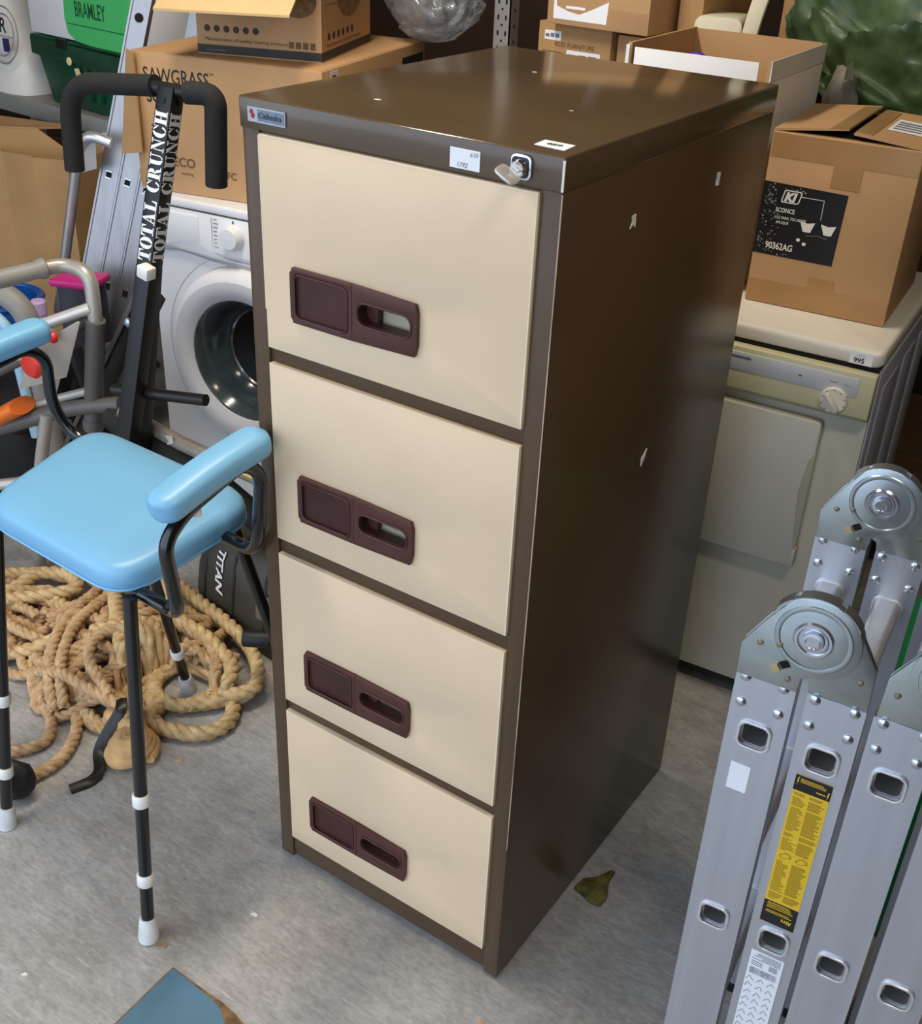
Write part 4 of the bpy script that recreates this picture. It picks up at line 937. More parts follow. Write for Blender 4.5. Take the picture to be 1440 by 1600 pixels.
def build_ab():
    top = Vector((-1.140, 0.50, 1.178)); bot = Vector((-1.172, 0.33, 0.50))
    ax = (top-bot).normalized()
    # square mast turned 45 degrees so that two faces show
    cdir = Vector((0.58453, -1.06775, 0))-Vector((-1.15, 0.45, 0)); cdir.normalize()
    n0 = (cdir-ax*cdir.dot(ax)).normalized(); side = ax.cross(n0).normalized()      # n0 towards the aisle
    A = R(42); f1 = (n0*math.cos(A)-side*math.sin(A)).normalized(); f2 = (n0*math.sin(A)+side*math.cos(A)).normalized()
    h = 0.0185
    def sq(p, s): return [p+f1*s+f2*s, p+f1*s-f2*s, p-f1*s-f2*s, p-f1*s+f2*s]
    mst = WB(ab).hexa(sq(bot-ax*0.02, h), sq(top+ax*0.004, h)).build('mast', blackmatt, ab, bevel=0.002)
    # lettering on the two faces, reading upwards
    for fn, sdir in ((f1, f2), (f2, f1)):
        up = ax; right = sdir if fn is f2 else sdir
        L0 = Vector(); body = 'TOTAL CRUNCH'
        gx = {}; tot = sum(GL[c][0]+0.07 for c in body)
        leng = 0.288; sc = leng/tot; hgt = 0.030
        # letters' up direction points to the left as seen from the aisle
        view_left = Vector((0,0,1)).cross(cdir)*1.0
        lup = sdir if sdir.dot(view_left) < 0 else -sdir
        lup = -lup if False else lup
        start = top-ax*(0.040+leng)
        x = 0
        for ch in body:
            adv, polys = GL[ch]
            if polys:
                b = WB(ab)
                for poly in polys:
                    def PP(p, d): return start+ax*((x+p[0])*sc)+lup*((p[1]-0.5)*hgt)+fn*(h+d)
                    n = len(poly)
                    b.add([PP(p, 0.0002) for p in poly]+[PP(p, 0.0009) for p in poly], [tuple(range(n)), tuple(range(n, 2*n))]+[(i, (i+1) % n, n+(i+1) % n, n+i) for i in range(n)])
                b.build('letter', mat('letter_white', (234, 234, 230), 0.5, var=0.02), mst)
            x += adv+0.07
    for fn in (f1, f2):
        p = top-ax*0.022+fn*h
        o = WB(ab).tube([p, p+fn*0.002], 0.005, 10).build('bolt', mat('bolt_black', (10, 10, 10), 0.3, 0.5), mst)
    # T handle with foam grips
    bar0, bar1 = Vector((-1.19, 0.488, 1.180)), Vector((-1.09, 0.505, 1.176))
    hb = WB(ab).tube([bar0, bar1], 0.0125, 14).build('handle_bar', blackmatt, ab)
    bd = (bar1-bar0).normalized()
    WB(ab).tube(fillet([Vector((-1.418, 0.47, 0.985)), Vector((-1.405, 0.47, 1.160)), Vector((-1.175, 0.492, 1.181))], 0.075, 12), 0.0205, 16).build('foam_grip', foam, hb)
    WB(ab).tube(fillet([Vector((-1.062, 0.525, 1.005)), Vector((-1.048, 0.525, 1.178)), Vector((-1.105, 0.505, 1.176))], 0.045, 12), 0.0215, 16).build('foam_grip', foam, hb)
    # thicker lower column
    lo0, lo1 = Vector((-1.168, 0.36, 0.80)), Vector((-1.215, 0.335, 0.26))
    WB(ab).hexa(sq(lo1, 0.027), sq(bot+ax*0.36, 0.0192)).build('lower_column', blackmatt, ab, bevel=0.003)
    MB(chain(ab).inverted() @ Matrix.Translation((-1.105, 0.365, 0.860)) @ Matrix.Rotation(R(12), 4, 'Y')).box(-0.016, -0.012, -0.013, 0.014, 0.014, 0.013).build('end_cap', whiteplastic, ab, bevel=0.004)
    # diagonal brace with a paler upper face
    d0, d1 = Vector((-1.215, 0.47, 0.765)), Vector((-1.60, 0.49, 0.235))
    br = WB(ab).sweep([d0, d1], rrect(-0.026, -0.016, 0.026, 0.016, 0.003, 2), up=(0, -1, 0)).build('diagonal_brace', blackmatt, ab)
    WB(ab).sweep([d0+Vector((-0.020, -0.018, 0.012)), d1+Vector((-0.020, -0.018, 0.012))], rrect(-0.006, -0.002, 0.006, 0.002, 0.001, 2), up=(0, -1, 0)).build('brace_edge', greydark, br)
    for t in (0.0, 0.55, 0.72):
        p = d0.lerp(d1, 0.16+t)+Vector((0.004, -0.016, 0))
        WB(ab).lathe([(0.0085, 0), (0.0085, 0.006), (0.004, 0.009)], tuple(p), 'y', 8, -1).build('bolt', steel, br)
    WB(ab).lathe([(0.010, 0), (0.010, 0.006), (0.004, 0.010)], (-1.185, 0.375, 0.735), 'y', 8, -1).build('bolt', steel, ab)
    WB(ab).tube([(-1.43, 0.47, 0.58), (-1.28, 0.47, 0.64)], 0.010, 8).build('link_bar', greydark, ab)
    # foot bar
    WB(ab).tube([(-1.24, 0.36, 0.575), (-1.005, 0.40, 0.604)], 0.0125, 14).build('foot_bar', blackmatt, ab)
    # base tubes
    bt_ = WB(ab).tube([(-1.275, 0.40, 0.500), (-1.13, 0.43, 0.455), (-0.80, 0.50, 0.385)], 0.0165, 14).build('base_tube', pipe, ab)
    WB(ab).tube([(-1.278, 0.3995, 0.5009), (-1.272, 0.4006, 0.499)], 0.012, 12).build('tube_mouth', dark, bt_)
    WB(ab).tube([(-1.274, 0.400, 0.4997), (-1.215, 0.4125, 0.4815)], 0.0171, 14).build('worn_end', mat('worn_tube_end', (112, 104, 94), 0.6, var=0.3, scale=60), bt_)
    WB(ab).prism([(-1.155, 0.472), (-1.132, 0.478), (-1.128, 0.462), (-1.148, 0.452)], 0.4105, 0.4125).build('paper_scrap', whiteplastic, bt_)
    hz_ = WB(ab).sweep([(-0.985, 0.452, 0.435), (-0.905, 0.469, 0.418)], [(-0.010, -0.001), (0.010, -0.001), (0.010, 0.001), (-0.010, 0.001)], up=(0.1, -0.6, 1)).build('hazard_sticker', ystick, bt_)
    WB(ab).tube([(-1.32, 0.40, 0.472), (-1.24, 0.41, 0.455), (-1.10, 0.44, 0.40), (-0.98, 0.46, 0.335), (-0.90, 0.50, 0.25)], [0.026, 0.034, 0.032, 0.03, 0.028], 14).build('seat_roll', foam, ab, smooth=60)
    st_ = WB(ab).tube([(-0.80, 0.50, 0.385), (-0.70, 0.46, 0.25), (-0.70, 0.40, 0.15)], 0.016, 12).build('base_tube', pipe, ab)
    WB(ab).tube([(-0.69, 0.37, 0.15), (-0.765, 0.325, 0.15)], 0.016, 14).build('stabiliser_tube', mat('stabiliser_grey', (150, 148, 136), 0.5), ab)
    WB(ab).tube([(-0.778, 0.317, 0.15), (-0.828, 0.286, 0.15)], 0.0185, 14).build('stabiliser_cap', blackrubber, ab, bevel=0.003)
    WB(ab).tube([(-0.70, 0.38, 0.15), (-0.70, 0.36, 0.0)], 0.016, 12).build('base_foot', blackrubber, ab)
    WB(ab).tube([(-1.60, 0.49, 0.24), (-1.63, 0.50, 0.0)], 0.018, 12).build('base_foot', blackrubber, ab)
    WB(ab).tube([(-1.215, 0.345, 0.27), (-1.225, 0.33, 0.0)], 0.018, 12).build('base_foot', blackrubber, ab)
build_ab()

# ------------------------------------------------------------------ wet and dry vacuum on the floor behind the ropes
vc = thing('workshop_vacuum', 'grimy dark grey workshop vacuum head lying beyond the rope pile', 'vacuum', (-0.955, 0.570, 0), R(-6))
def build_vac():
    prof = [(1.0, 0.0), (1.02, 0.07), (0.98, 0.13), (0.90, 0.18), (0.78, 0.215), (0.60, 0.238), (0.3, 0.248), (0.05, 0.25)]
    base = rrect(-0.20, -0.155, 0.20, 0.155, 0.09, 6); n = len(base); vs = []
    for s, z in prof: vs += [(x*s, y*s, z) for x, y in base]
    fs = [(i*n+k, i*n+(k+1) % n, (i+1)*n+(k+1) % n, (i+1)*n+k) for i in range(len(prof)-1) for k in range(n)]
    fs += [tuple(range(n)), tuple((len(prof)-1)*n+k for k in range(n))]
    hs_ = MB().add(vs, fs).build('motor_housing', vac, vc, smooth=60)
    from mathutils.bvhtree import BVHTree
    bv = BVHTree.FromPolygons([v.co for v in hs_.data.vertices], [p.vertices[:] for p in hs_.data.polygons])
    for x in (-0.13, -0.03, 0.075):
        pts = []
        for k in range(16):
            y = -0.148+0.018*k; xx = x+0.05*(y+0.15)/0.3+(0.012 if k == 0 else 0)
            h = bv.ray_cast(Vector((xx, y, 1.0)), Vector((0, 0, -1)))
            if h[0] is not None: pts.append(h[0]+Vector((0, 0, 0.0008)))
        pts = [Vector((pts[0].x, -0.1535, 0.03)), Vector((pts[0].x, -0.1555, 0.08))]+pts
        MB().tube(catmull(pts, 0.008), 0.0042, 6).build('groove', mat('vac_groove', (24, 23, 21), 0.6), vc)
    MB().hexa([(0.06, -0.156, 0.095), (0.19, -0.152, 0.095), (0.19, -0.148, 0.095), (0.06, -0.150, 0.095)], [(0.06, -0.153, 0.165), (0.18, -0.150, 0.165), (0.18, -0.146, 0.165), (0.06, -0.149, 0.165)]).build('smooth_panel', vac_l, vc, bevel=0.001)
build_vac()
tt = text('brand_lettering', 'TITAN', whiteplastic, vc, (0, 0, 0), (1,0,0), (0,1,0), height=0.022, width=0.072, bold=0.03)
_c = chain(vc)
def put_text(o, parent, wpos, xdir, nrm):
    """lay lettering made in the xy plane onto a surface: start point, reading direction and outward normal in world space"""
    X = Vector(xdir).normalized(); Nn = Vector(nrm); Nn = (Nn-X*Nn.dot(X)).normalized(); Y = Nn.cross(X)
    M = Matrix((X, Y, Nn)).transposed().to_4x4(); M.translation = Vector(wpos)
    o.data.transform(chain(parent).inverted() @ M)
put_text(tt, vc, (-1.058, 0.436, 0.235), (-0.28, -0.85, -0.40), (-0.35, -0.50, 0.80))
from mathutils.bvhtree import BVHTree
def lay_on(o, target, direc, lift=0.001):
    """press flat lettering onto a curved surface of the same thing"""
    me = target.data; bv = BVHTree.FromPolygons([v.co for v in me.vertices], [p.vertices[:] for p in me.polygons])
    d = Vector(direc).normalized()
    for v in o.data.vertices:
        hit = bv.ray_cast(v.co-d*0.3, d)
        if hit[0] is not None: v.co = hit[0]-d*lift
hous = [c for c in vc.children if c.name.startswith('motor_housing')][0]
lay_on(tt, hous, (0.25, 0.45, -0.86), 0.006)
for k, (x, y) in enumerate(((-0.10, -0.03), (-0.065, 0.03))):
    q = MB(Matrix.Translation((x, y, 0.40)) @ Matrix.Rotation(R(75), 4, 'Z')).prism(rrect(-0.016, -0.007, 0.016, 0.007, 0.001, 2), 0, 0.001, 'z').build('warning_sticker', ystick, vc)
    lay_on(q, hous, (0, 0, -1), 0.0015)

# ------------------------------------------------------------------ old aluminium ladder leaning behind (left)
ol = thing('leaning_ladder', 'old triple-section aluminium ladder leaning upright beside the washing machine', 'ladder', (-2.02, 0.72, 0))
def build_ol():
    B = Vector((-1.985, 0.70, 0.0)); T_ = Vector((-1.755, 1.035, 1.36)); ax = (T_-B).normalized()
    cd = Vector((0.34, -0.94, 0.0)); nrm = (cd-ax*cd.dot(ax)).normalized(); sx = nrm.cross(ax).normalized()
    if sx.x < 0: sx = -sx
    for k, (o, length, dz) in enumerate(((0.0, 1.62, 0.0), (0.052, 1.10, 0.004), (0.104, 1.07, 0.008))):
        p0 = B+sx*(o-0.0)-nrm*dz
        def P(u, v, t): return p0+sx*u+nrm*v+ax*t
        b = WB(ol); w2 = 0.0258
        hs = [0.575+0.285*i-0.004*k for i in range(-1, 4) if 0.575+0.285*i < length-0.05]
        z = 0.0
        def seg_box(z0, z1): b.hexa([P(-w2, -0.02, z0), P(w2, -0.02, z0), P(w2, 0.0, z0), P(-w2, 0.0, z0)], [P(-w2, -0.02, z1), P(w2, -0.02, z1), P(w2, 0.0, z1), P(-w2, 0.0, z1)])
        seg_box(0.0, length)
        st = b.build('stile', alu_d, ol)
        WB(ol).hexa([P(-w2, 0.0, 0.0), P(-w2+.005, 0.0, 0.0), P(-w2+.005, 0.003, 0.0), P(-w2, 0.003, 0.0)], [P(-w2, 0.0, length), P(-w2+.005, 0.0, length), P(-w2+.005, 0.003, length), P(-w2, 0.003, length)]).build('stile_rib', alu_d, st)
        for z in hs:
            WB(ol).hexa([P(-.0075, 0, z-.0085), P(.0075, 0, z-.0085), P(.0075, .0012, z-.0085), P(-.0075, .0012, z-.0085)], [P(-.0075, 0, z+.0085), P(.0075, 0, z+.0085), P(.0075, .0012, z+.0085), P(-.0075, .0012, z+.0085)]).build('rung_socket', dark, st)
            for s in (-1, 1):
                WB(ol).hexa([P(-.009, 0, z+s*.0085-.0012), P(.009, 0, z+s*.0085-.0012), P(.009, .0022, z+s*.0085-.0012), P(-.009, .0022, z+s*.0085-.0012)], [P(-.009, 0, z+s*.0085+.0012), P(.009, 0, z+s*.0085+.0012), P(.009, .0022, z+s*.0085+.0012), P(-.009, .0022, z+s*.0085+.0012)]).build('socket_lip', rivetm, st)
            q = P(0, -0.02, z); WB(ol).tube([q, q-nrm*0.30], 0.012, 8).build('rung', alu_d, ol)
        if k == 0:
            q = P(0.002, 0.001, 1.255); b = WB(ol).tube([q, q+nrm*0.002], 0.011, 16).build('stile_hole', dark, st)
    for k in (0,):
        q0 = B-nrm*0.33
        b = WB(ol)
        def Q(u, v, t): return q0+sx*u+nrm*v+ax*t
        b.hexa([Q(-.02, -0.02, 0), Q(.02, -0.02, 0), Q(.02, 0, 0), Q(-.02, 0, 0)], [Q(-.02, -0.02, 1.6), Q(.02, -0.02, 1.6), Q(.02, 0, 1.6), Q(-.02, 0, 1.6)]).build('far_stile', alu_d, ol)
    # curved guide hook and plastic guard with a sticker
    hk = WB(ol).tube(fillet([P_ for P_ in ((-2.04, 0.83, 0.42), (-1.888, 0.85, 0.89), (-1.845, 0.85, 0.935), (-1.795, 0.88, 0.915))], 0.06, 8), 0.014, 12).build('hook_bar', mat('hook_bar', (206, 204, 204), 0.3, 0.7), ol)
    WB(ol).hexa([(-1.888, 0.853, 0.832), (-1.885, 0.850, 0.832), (-1.838, 0.86, 0.848), (-1.841, 0.863, 0.848)], [(-1.882, 0.853, 0.892), (-1.879, 0.850, 0.892), (-1.828, 0.86, 0.925), (-1.831, 0.863, 0.925)]).build('guard_plate', mat('guard_plate', (170, 166, 162), 0.4, 0.3), hk)
build_ol()

# ------------------------------------------------------------------ left shelf with sacks, crate, apple carton
sh = thing('low_shelf', 'grey steel shelf at the left with white sacks and a green crate on it', 'shelf', (-2.7, 1.33, 0), R(-4))
def build_shelf():
    MB().box(-0.85, 0.0, 0.812, 0.95, 0.55, 0.836).build('shelf_board', racking, sh)
    MB().box(-0.85, -0.012, 0.785, 0.95, 0.004, 0.838).build('beam', racking, sh, bevel=0.003)
    for x in (-0.84, 0.9):
        for y in (0.01, 0.5): MB().box(x, y, 0, x+0.04, y+0.04, 2.0).build('upright', racking, sh)
build_shelf()
gc = thing('green_crate', 'dark green plastic tote crate on the left shelf under a white carton', 'crate', (-2.685, 1.345, 0.8365), R(-6))
def build_crate():
    w_, d_, h_ = 0.56, 0.27, 0.20
    MB().hexa([(0.035, 0.025, 0), (w_-0.035, 0.025, 0), (w_-0.035, d_-0.025, 0), (0.035, d_-0.025, 0)], [(0.008, 0.008, h_-0.05), (w_-0.008, 0.008, h_-0.05), (w_-0.008, d_, h_-0.05), (0.008, d_, h_-0.05)]).build('body', crate, gc, bevel=0.008)
    MB().prism([(-0.006, h_-0.055), (0.12, h_-0.062), (0.2, h_-0.052), (0.3, h_-0.066), (0.42, h_-0.075), (w_+0.006, h_-0.07), (w_+0.006, h_-0.012), (-0.006, h_)], -0.006, d_+0.006).build('rim', crate_l, gc, bevel=0.006)
    MB().box(-0.004, -0.004, h_-0.004, w_+0.004, d_, h_+0.004).build('lid', crate, gc, bevel=0.003)
    for x in (0.28, 0.33, 0.41): MB().box(x, -0.002, 0.04, x+0.010, 0.018, 0.14).build('rib', crate, gc, bevel=0.002)
    MB().hexa([(0.242, -0.003, 0.075), (0.254, -0.003, 0.072), (0.254, 0.012, 0.072), (0.242, 0.012, 0.075)], [(0.232, -0.009, 0.130), (0.243, -0.009, 0.132), (0.243, 0.0, 0.132), (0.232, 0.0, 0.130)]).build('cable_tie', mat('tie_cream', (230, 216, 160), 0.5), gc)
    MB().lathe([(0.013, 0), (0.010, 0.004), (0.001, 0.005)], (0.205, -0.006, 0.147), 'y', 12, -1).build('clip', mat('tie_cream', (230, 216, 160), 0.5), gc)
    MB().box(0.15, -0.011, h_-0.02, 0.20, 0.002, h_+0.008).build('latch', blackrubber, gc, bevel=0.002)
build_crate()
ac = thing('apple_carton', 'white carton with a bright green printed panel, on the dark green crate', 'box', (-2.69, 1.335, 1.0455), R(-6))
def build_ac():
    MB().box(0, 0.015, 0, 0.56, 0.27, 0.26).build('body', whitecard, ac, bevel=0.003)
    arcp = [(0.25, 0.0), (0.21, 0.02), (0.20, 0.06), (0.205, 0.11), (0.235, 0.17), (0.27, 0.22), (0.27, 0.259), (0.559, 0.259), (0.559, -0.012), (0.40, -0.010)]
    g_ = MB().prism(arcp, 0.0125, 0.0155).build('printed_panel', gcard, ac)
    MB().box(0.215, 0.0118, 0.046, 0.559, 0.013, 0.049).build('panel_line', mat('green_line', (36, 110, 64), 0.6), g_)
    di = mat('dark_green_print', (30, 84, 48), 0.7)
    text('carton_lettering', 'BRAMLEY', di, g_, (0.262, 0.0118, 0.072), (1,0,0), (0,0,1), height=0.045, width=0.155, bold=0.01)
    text('carton_lettering', 'NAKED', di, g_, (0.285, 0.0118, 0.135), (1,0,0), (0,0,1), height=0.045, width=0.125, bold=0.01)
build_ac()
def sack_thing(name, label, loc, rz, w_, d_, h_, m_, lean):
    t = thing(name, label, 'sack', loc, rz); vs = []; n = 20; rows = 9
    for i in range(rows):
        f = i/(rows-1); s = 1.0-0.12*f+0.03*math.sin(f*7); z = h_*f
        for k in range(n):
            a = 2*math.pi*k/n; c, q = math.cos(a), math.sin(a)
            x = math.copysign(abs(c)**0.35, c)*w_/2*s; y = math.copysign(abs(q)**0.5, q)*d_/2*(1-0.35*f)
            nn = noise.noise((x*9, y*9, z*9+loc[0]))*0.012
            vs.append((x-lean*f*f*h_+nn, y+nn, z))
    fs = [(i*n+k, i*n+(k+1) % n, (i+1)*n+(k+1) % n, (i+1)*n+k) for i in range(rows-1) for k in range(n)]+[tuple(range(n)), tuple((rows-1)*n+k for k in range(n))]
    MB().add(vs, fs).build('body', m_, t, smooth=50); return t
s1 = sack_thing('white_sack', 'white printed paper sack with round stamp at the left edge of the shelf', (-2.985, 1.46, 0.8365), R(-4), 0.46, 0.22, 0.46, sack, 0.45)
def stamp():
    st = mat('stamp_print', (150, 148, 146), 0.8)
    cx, cz = 0.172, 0.185
    for rr in (0.085, 0.062): MB().tube([(cx+rr*math.cos(R(a)), -0.112+0.02*math.sin(R(a))*0.5, cz+rr*math.sin(R(a))) for a in range(0, 360, 10)], 0.003, 4, closed=True).build('stamp_ring', st, s1)
    text('stamp_letter', 'R', ink, s1, (cx+0.0, -0.118, cz+0.01), (1,0,0), (0,0.1,1), height=0.045, bold=0.02)
    MB().box(cx+0.008, -0.120, cz-0.048, cx+0.036, -0.114, cz-0.008).build('stamp_block', mat('stamp_blue', (44, 40, 96), 0.7), s1)
    MB().box(cx-0.05, -0.118, cz-0.004, cx+0.06, -0.114, cz-0.001).build('stamp_line', st, s1)
stamp()
s2 = sack_thing('grey_sack', 'greyish folded sack leaning behind the white printed sack', (-2.735, 1.72, 0.8365), R(-4), 0.24, 0.12, 0.42, sack2, 0.1)
wc = carton('white_carton', 'small white carton at the back, seen above the printer carton beside the ladder', (-2.585, 1.665, 0.8365), R(-6), 0.14, 0.16, 0.40, whitecard)
dj = thing('dark_bag', 'dark bag behind the printer carton, right of a white carton', 'bag', (-2.345, 1.755, 0.8365))
MB().lathe([(0.02, 0), (0.09, 0.02), (0.10, 0.10), (0.08, 0.18), (0.04, 0.24), (0.03, 0.36), (0.01, 0.37)], (0, 0, 0), 'z', 16).build('body', mat('dark_bag_cloth', (58, 54, 52), 0.8, var=0.2), dj, smooth=60)
lp = thing('lilac_block', 'small lilac plastic block on the left carton edge', 'block', (-2.315, 1.30, 0.0))
MB(Matrix.Rotation(R(30), 4, 'Z')).box(-0.02, -0.012, 0.0, 0.02, 0.012, 0.80).build('block', lilac, lp, bevel=0.004)

# ------------------------------------------------------------------ racking behind the dryer
rk = thing('back_racking', 'grey slotted steel racking with brown boards behind the filing cabinet', 'shelf', (-0.3, 1.75, 0))
def build_rack():
    for x, nm in ((-1.045, 'p'), (0.85, 'q')):
        for y in (1.478, 2.05):
            b = WB(rk).box(x, y, 0, x+0.046, y+0.003, 2.3).box(x+0.043, y, 0, x+0.046, y+0.04, 2.3)
            up = b.build('upright', racking, rk)
            if y > 1.9 or x > 0: continue
            for i in range(9):
                z = 1.135+0.036*i
                for dx in (0.012, 0.034):
                    WB(rk).prism(rrect(x+dx-0.0025, z-0.006, x+dx+0.0025, z+0.006, 0.002, 2), y-0.0006, y).build('slot', dark, up)
                WB(rk).prism(rrect(x+0.023-0.0028, z+0.016, x+0.023+0.0028, z+0.0215, 0.002, 2), y-0.0006, y).build('slot', dark, up)
                WB(rk).box(x+0.0455, y+0.018, z+0.012, x+0.0465, y+0.023, z+0.020).build('slot', dark, up)
    for z in (0.30, 1.02, 1.95):
        WB(rk).box(-1.04, 1.485, z, 0.89, 2.08, z+0.02).build('shelf_board', board, rk)
build_rack()
la = carton('labelled_box', 'brown carton with two white address labels behind the cabinet, left of its twin', (-0.928, 1.50, 1.0402), R(-3), 0.205, 0.24, 0.205, card_d)
lc = carton('labelled_box', 'brown carton with one small label, right of the carton with two labels', (-0.712, 1.50, 1.0402), R(-3), 0.15, 0.24, 0.195, card_d)
lu = carton('torn_label_carton', 'brown carton with a torn white label stacked on the labelled cartons', (-0.885, 1.46, 1.2470), R(-4), 0.275, 0.26, 0.20, card)
lw = carton('plain_carton', 'plain brown carton standing at the right of the torn-label carton', (-0.585, 1.54, 1.2362), R(-4), 0.06, 0.26, 0.26, card_d)
for o_ in (la, lc): o_['group'] = 'labelled cartons on the back racking'
def build_labels():
    pd = inkgrey
    def lab(t, x0, z0, x1, z1, n, sk=0.0):
        b = MB().prism([(x0, z0), (x1, z0+sk), (x1, z1+sk), (x0, z1)], -0.0009, 0).build('address_label', paper, t)
        random.seed(int(x0*1e4))
        for i in range(n):
            xa = x0+(x1-x0)*(0.06+0.9*i/n); MB().box(xa, -0.0013, z0+(z1-z0)*0.3, xa+(x1-x0)*0.7/n, -0.0008, z0+(z1-z0)*random.uniform(.6, .8)).build('label_print', pd, b)
    lab(la, 0.018, 0.165, 0.065, 0.186, 3)
    lab(la, 0.084, 0.122, 0.178, 0.147, 3)
    lab(lc, 0.030, 0.163, 0.085, 0.184, 2)
    cp = mat('card_print', (112, 84, 52), 0.8)
    text('carton_lettering', 'ROD FURNITURE', cp, la, (0.05, -0.0006, 0.152), (1,0,0), (0,0,1), height=0.011, width=0.11)
    text('carton_lettering', 'DESCRIPTION', cp, la, (0.015, -0.0006, 0.130), (1,0,0), (0,0,1), height=0.011, width=0.06)
    MB().box(0.0, -0.0007, 0.002, 0.205, 0, 0.045).build('tape_strip', tape, la)
    MB().prism([(0.018, 0.012), (0.165, 0.012), (0.168, 0.060), (0.125, 0.040), (0.09, 0.026), (0.06, 0.030), (0.026, 0.040), (0.022, 0.19), (0.018, 0.19)], -0.0009, 0).build('torn_label', paper, lu)
    MB().box(0.052, -0.0009, 0.036, 0.105, 0, 0.042).build('torn_label', paper, lu)
    MB().box(0.17, -0.0007, 0.004, 0.27, 0, 0.045).build('tape_strip', tape, lu)
build_labels()
cf = thing('cream_foam_block', 'cream packing foam block behind the open white carton', 'foam block', (-0.478, 1.52, 1.0402), R(8))
MB().prism(rrect(-0.055, 0, 0.055, 0.255, 0.02, 4), 0, 0.12).build('block', foamc, cf, bevel=0.004)
cs = thing('cream_strip', 'curved cream plastic strip standing up behind the open white carton', 'strip', (-0.385, 1.53, 1.0402))
MB().sweep(catmull([(-0.03, -0.02, 0), (-0.02, -0.02, 0.16), (-0.005, -0.02, 0.27), (0.025, -0.02, 0.40)], 0.02), rrect(-0.018, -0.006, 0.018, 0.006, 0.004, 2), up=(0, -1, 0)).build('strip', foamc, cs)
tc = carton('tall_carton', 'tall brown carton in shadow between the cream strip and the green tarpaulin', (-0.40, 1.70, 1.0402), R(-4), 0.08, 0.2, 0.36, card_d)
cb = thing('clear_plastic_bag', 'crumpled clear plastic bag on top of the printer carton', 'bag', (-1.22, 1.46, 1.1655))
def blob(M_, name, m_, parent, sx, sy, sz, amp, fr, sub=4, seed=0, ridged=False, flat=True):
    bm = bmesh.new(); bmesh.ops.create_icosphere(bm, subdivisions=sub, radius=1.0)
    for v in bm.verts:
        p = v.co.copy(); q = p*fr+Vector((seed, seed*1.7, 0))
        d = noise.fractal(q, 1.0, 2.2, 4) if not ridged else (0.55-abs(noise.noise(q))*1.5-0.5*abs(noise.noise(q*2.3)))
        s = 1+amp*d
        v.co = Vector((p.x*sx*s, p.y*sy*s, max(0.0 if flat else -9, (p.z*0.5+0.5)*sz*s if flat else p.z*sz*s)))
        v.co = M_ @ v.co
    me = bpy.data.meshes.new(name); bm.to_mesh(me); bm.free()
    return link(name, me, m_, parent, False, 60)
blob(Matrix(), 'film', clear, cb, 0.125, 0.10, 0.19, 0.30, 2.2, 5, 3)
tp = thing('green_tarpaulin', 'crumpled dark green tarpaulin heaped at the top right above the labelled carton', 'tarpaulin', (0.02, 1.60, 1.0402))
blob(Matrix.Translation((0.02, 0.06, 0)), 'sheet', tarpm, tp, 0.34, 0.17, 0.46, 0.40, 2.0, 6, 5, True)
gs_ = thing('grey_bag', 'small grey bag tucked between the white carton and green tarpaulin', 'bag', (-0.165, 1.49, 1.0402))
blob(Matrix(), 'body', mat('grey_cloth', (132, 124, 112), 0.8, var=0.3, scale=20), gs_, 0.035, 0.05, 0.19, 0.2, 3, 3, 8)
gt = thing('green_tub', 'green plastic tub standing behind the folded ladder', 'tub', (0.60, 0.56, 0))
MB().hexa([(-0.20, -0.10, 0), (0.20, -0.10, 0), (0.20, 0.12, 0), (-0.20, 0.12, 0)], [(-0.23, -0.13, 0.52), (0.23, -0.13, 0.52), (0.23, 0.15, 0.52), (-0.23, 0.15, 0.52)]).build('body', greenbag, gt, bevel=0.02)
MB().prism(rrect(-0.245, -0.145, 0.245, 0.165, 0.02, 3), 0.50, 0.525, 'z').build('rim', greenbag, gt, bevel=0.005)

# ------------------------------------------------------------------ ropes on the floor
LEGAX = [((-0.935, 0.22), (-0.915, 0.165)), ]
def clear_legs(p, r):
    p = Vector(p)
    if abs(p.x+0.93) < 0.10 and 0.08 < p.y < 0.235: p.z = min(p.z, r+0.004)
    for (x, y), (x1, y1) in LEGAX:
        t = min(1, p.z/0.25); c = Vector((x+(x1-x)*t, y+(y1-y)*t, p.z)); d = p-c; need = r+0.030
        need += 0.022 if p.z < 0.09 else 0
        if d.length < need: p = c+(d.normalized() if d.length > 1e-5 else Vector((1,0,0)))*need
    return p
def twisted(b, path, r, pitch, strands=3, seg=6):
    n = len(path); L_ = 0; T = []; fr = []
    u = Vector((0, 0, 1)); rs = []
    for i in range(n):
        t = (path[min(i+1, n-1)]-path[max(i-1, 0)]).normalized()
        u = (u-t*u.dot(t)); u = u.normalized() if u.length > 1e-4 else t.orthogonal().normalized()
        fr.append((u.copy(), t.cross(u), L_)); rs.append(r)
        if i < n-1: L_ += (path[i+1]-path[i]).length
    for s in range(strands):
        sp = []
        for p, (u_, v_, l) in zip(path, fr):
            a = 2*math.pi*(l/pitch+s/strands); sp.append(p+u_*(math.cos(a)*r*0.5)+v_*(math.sin(a)*r*0.5))
        b.tube(sp, r*0.58, seg)
def mound(x, y):
    d = math.hypot((x+1.10)/0.30, (y-0.22)/0.22); return 0.10*max(0, 1-d*d)
def rope_thing(name, label, loc, strands_list, r, pitch, m_, seg=6):
    t = thing(name, label, 'rope', loc)
    b = WB(t)
    for pts in strands_list:
        P = [clear_legs(p, r) for p in catmull(pts, 0.009)]
        twisted(b, P, r, pitch, 3, seg)
    o = b.build('coils', m_, t, smooth=70, recalc=False); return t
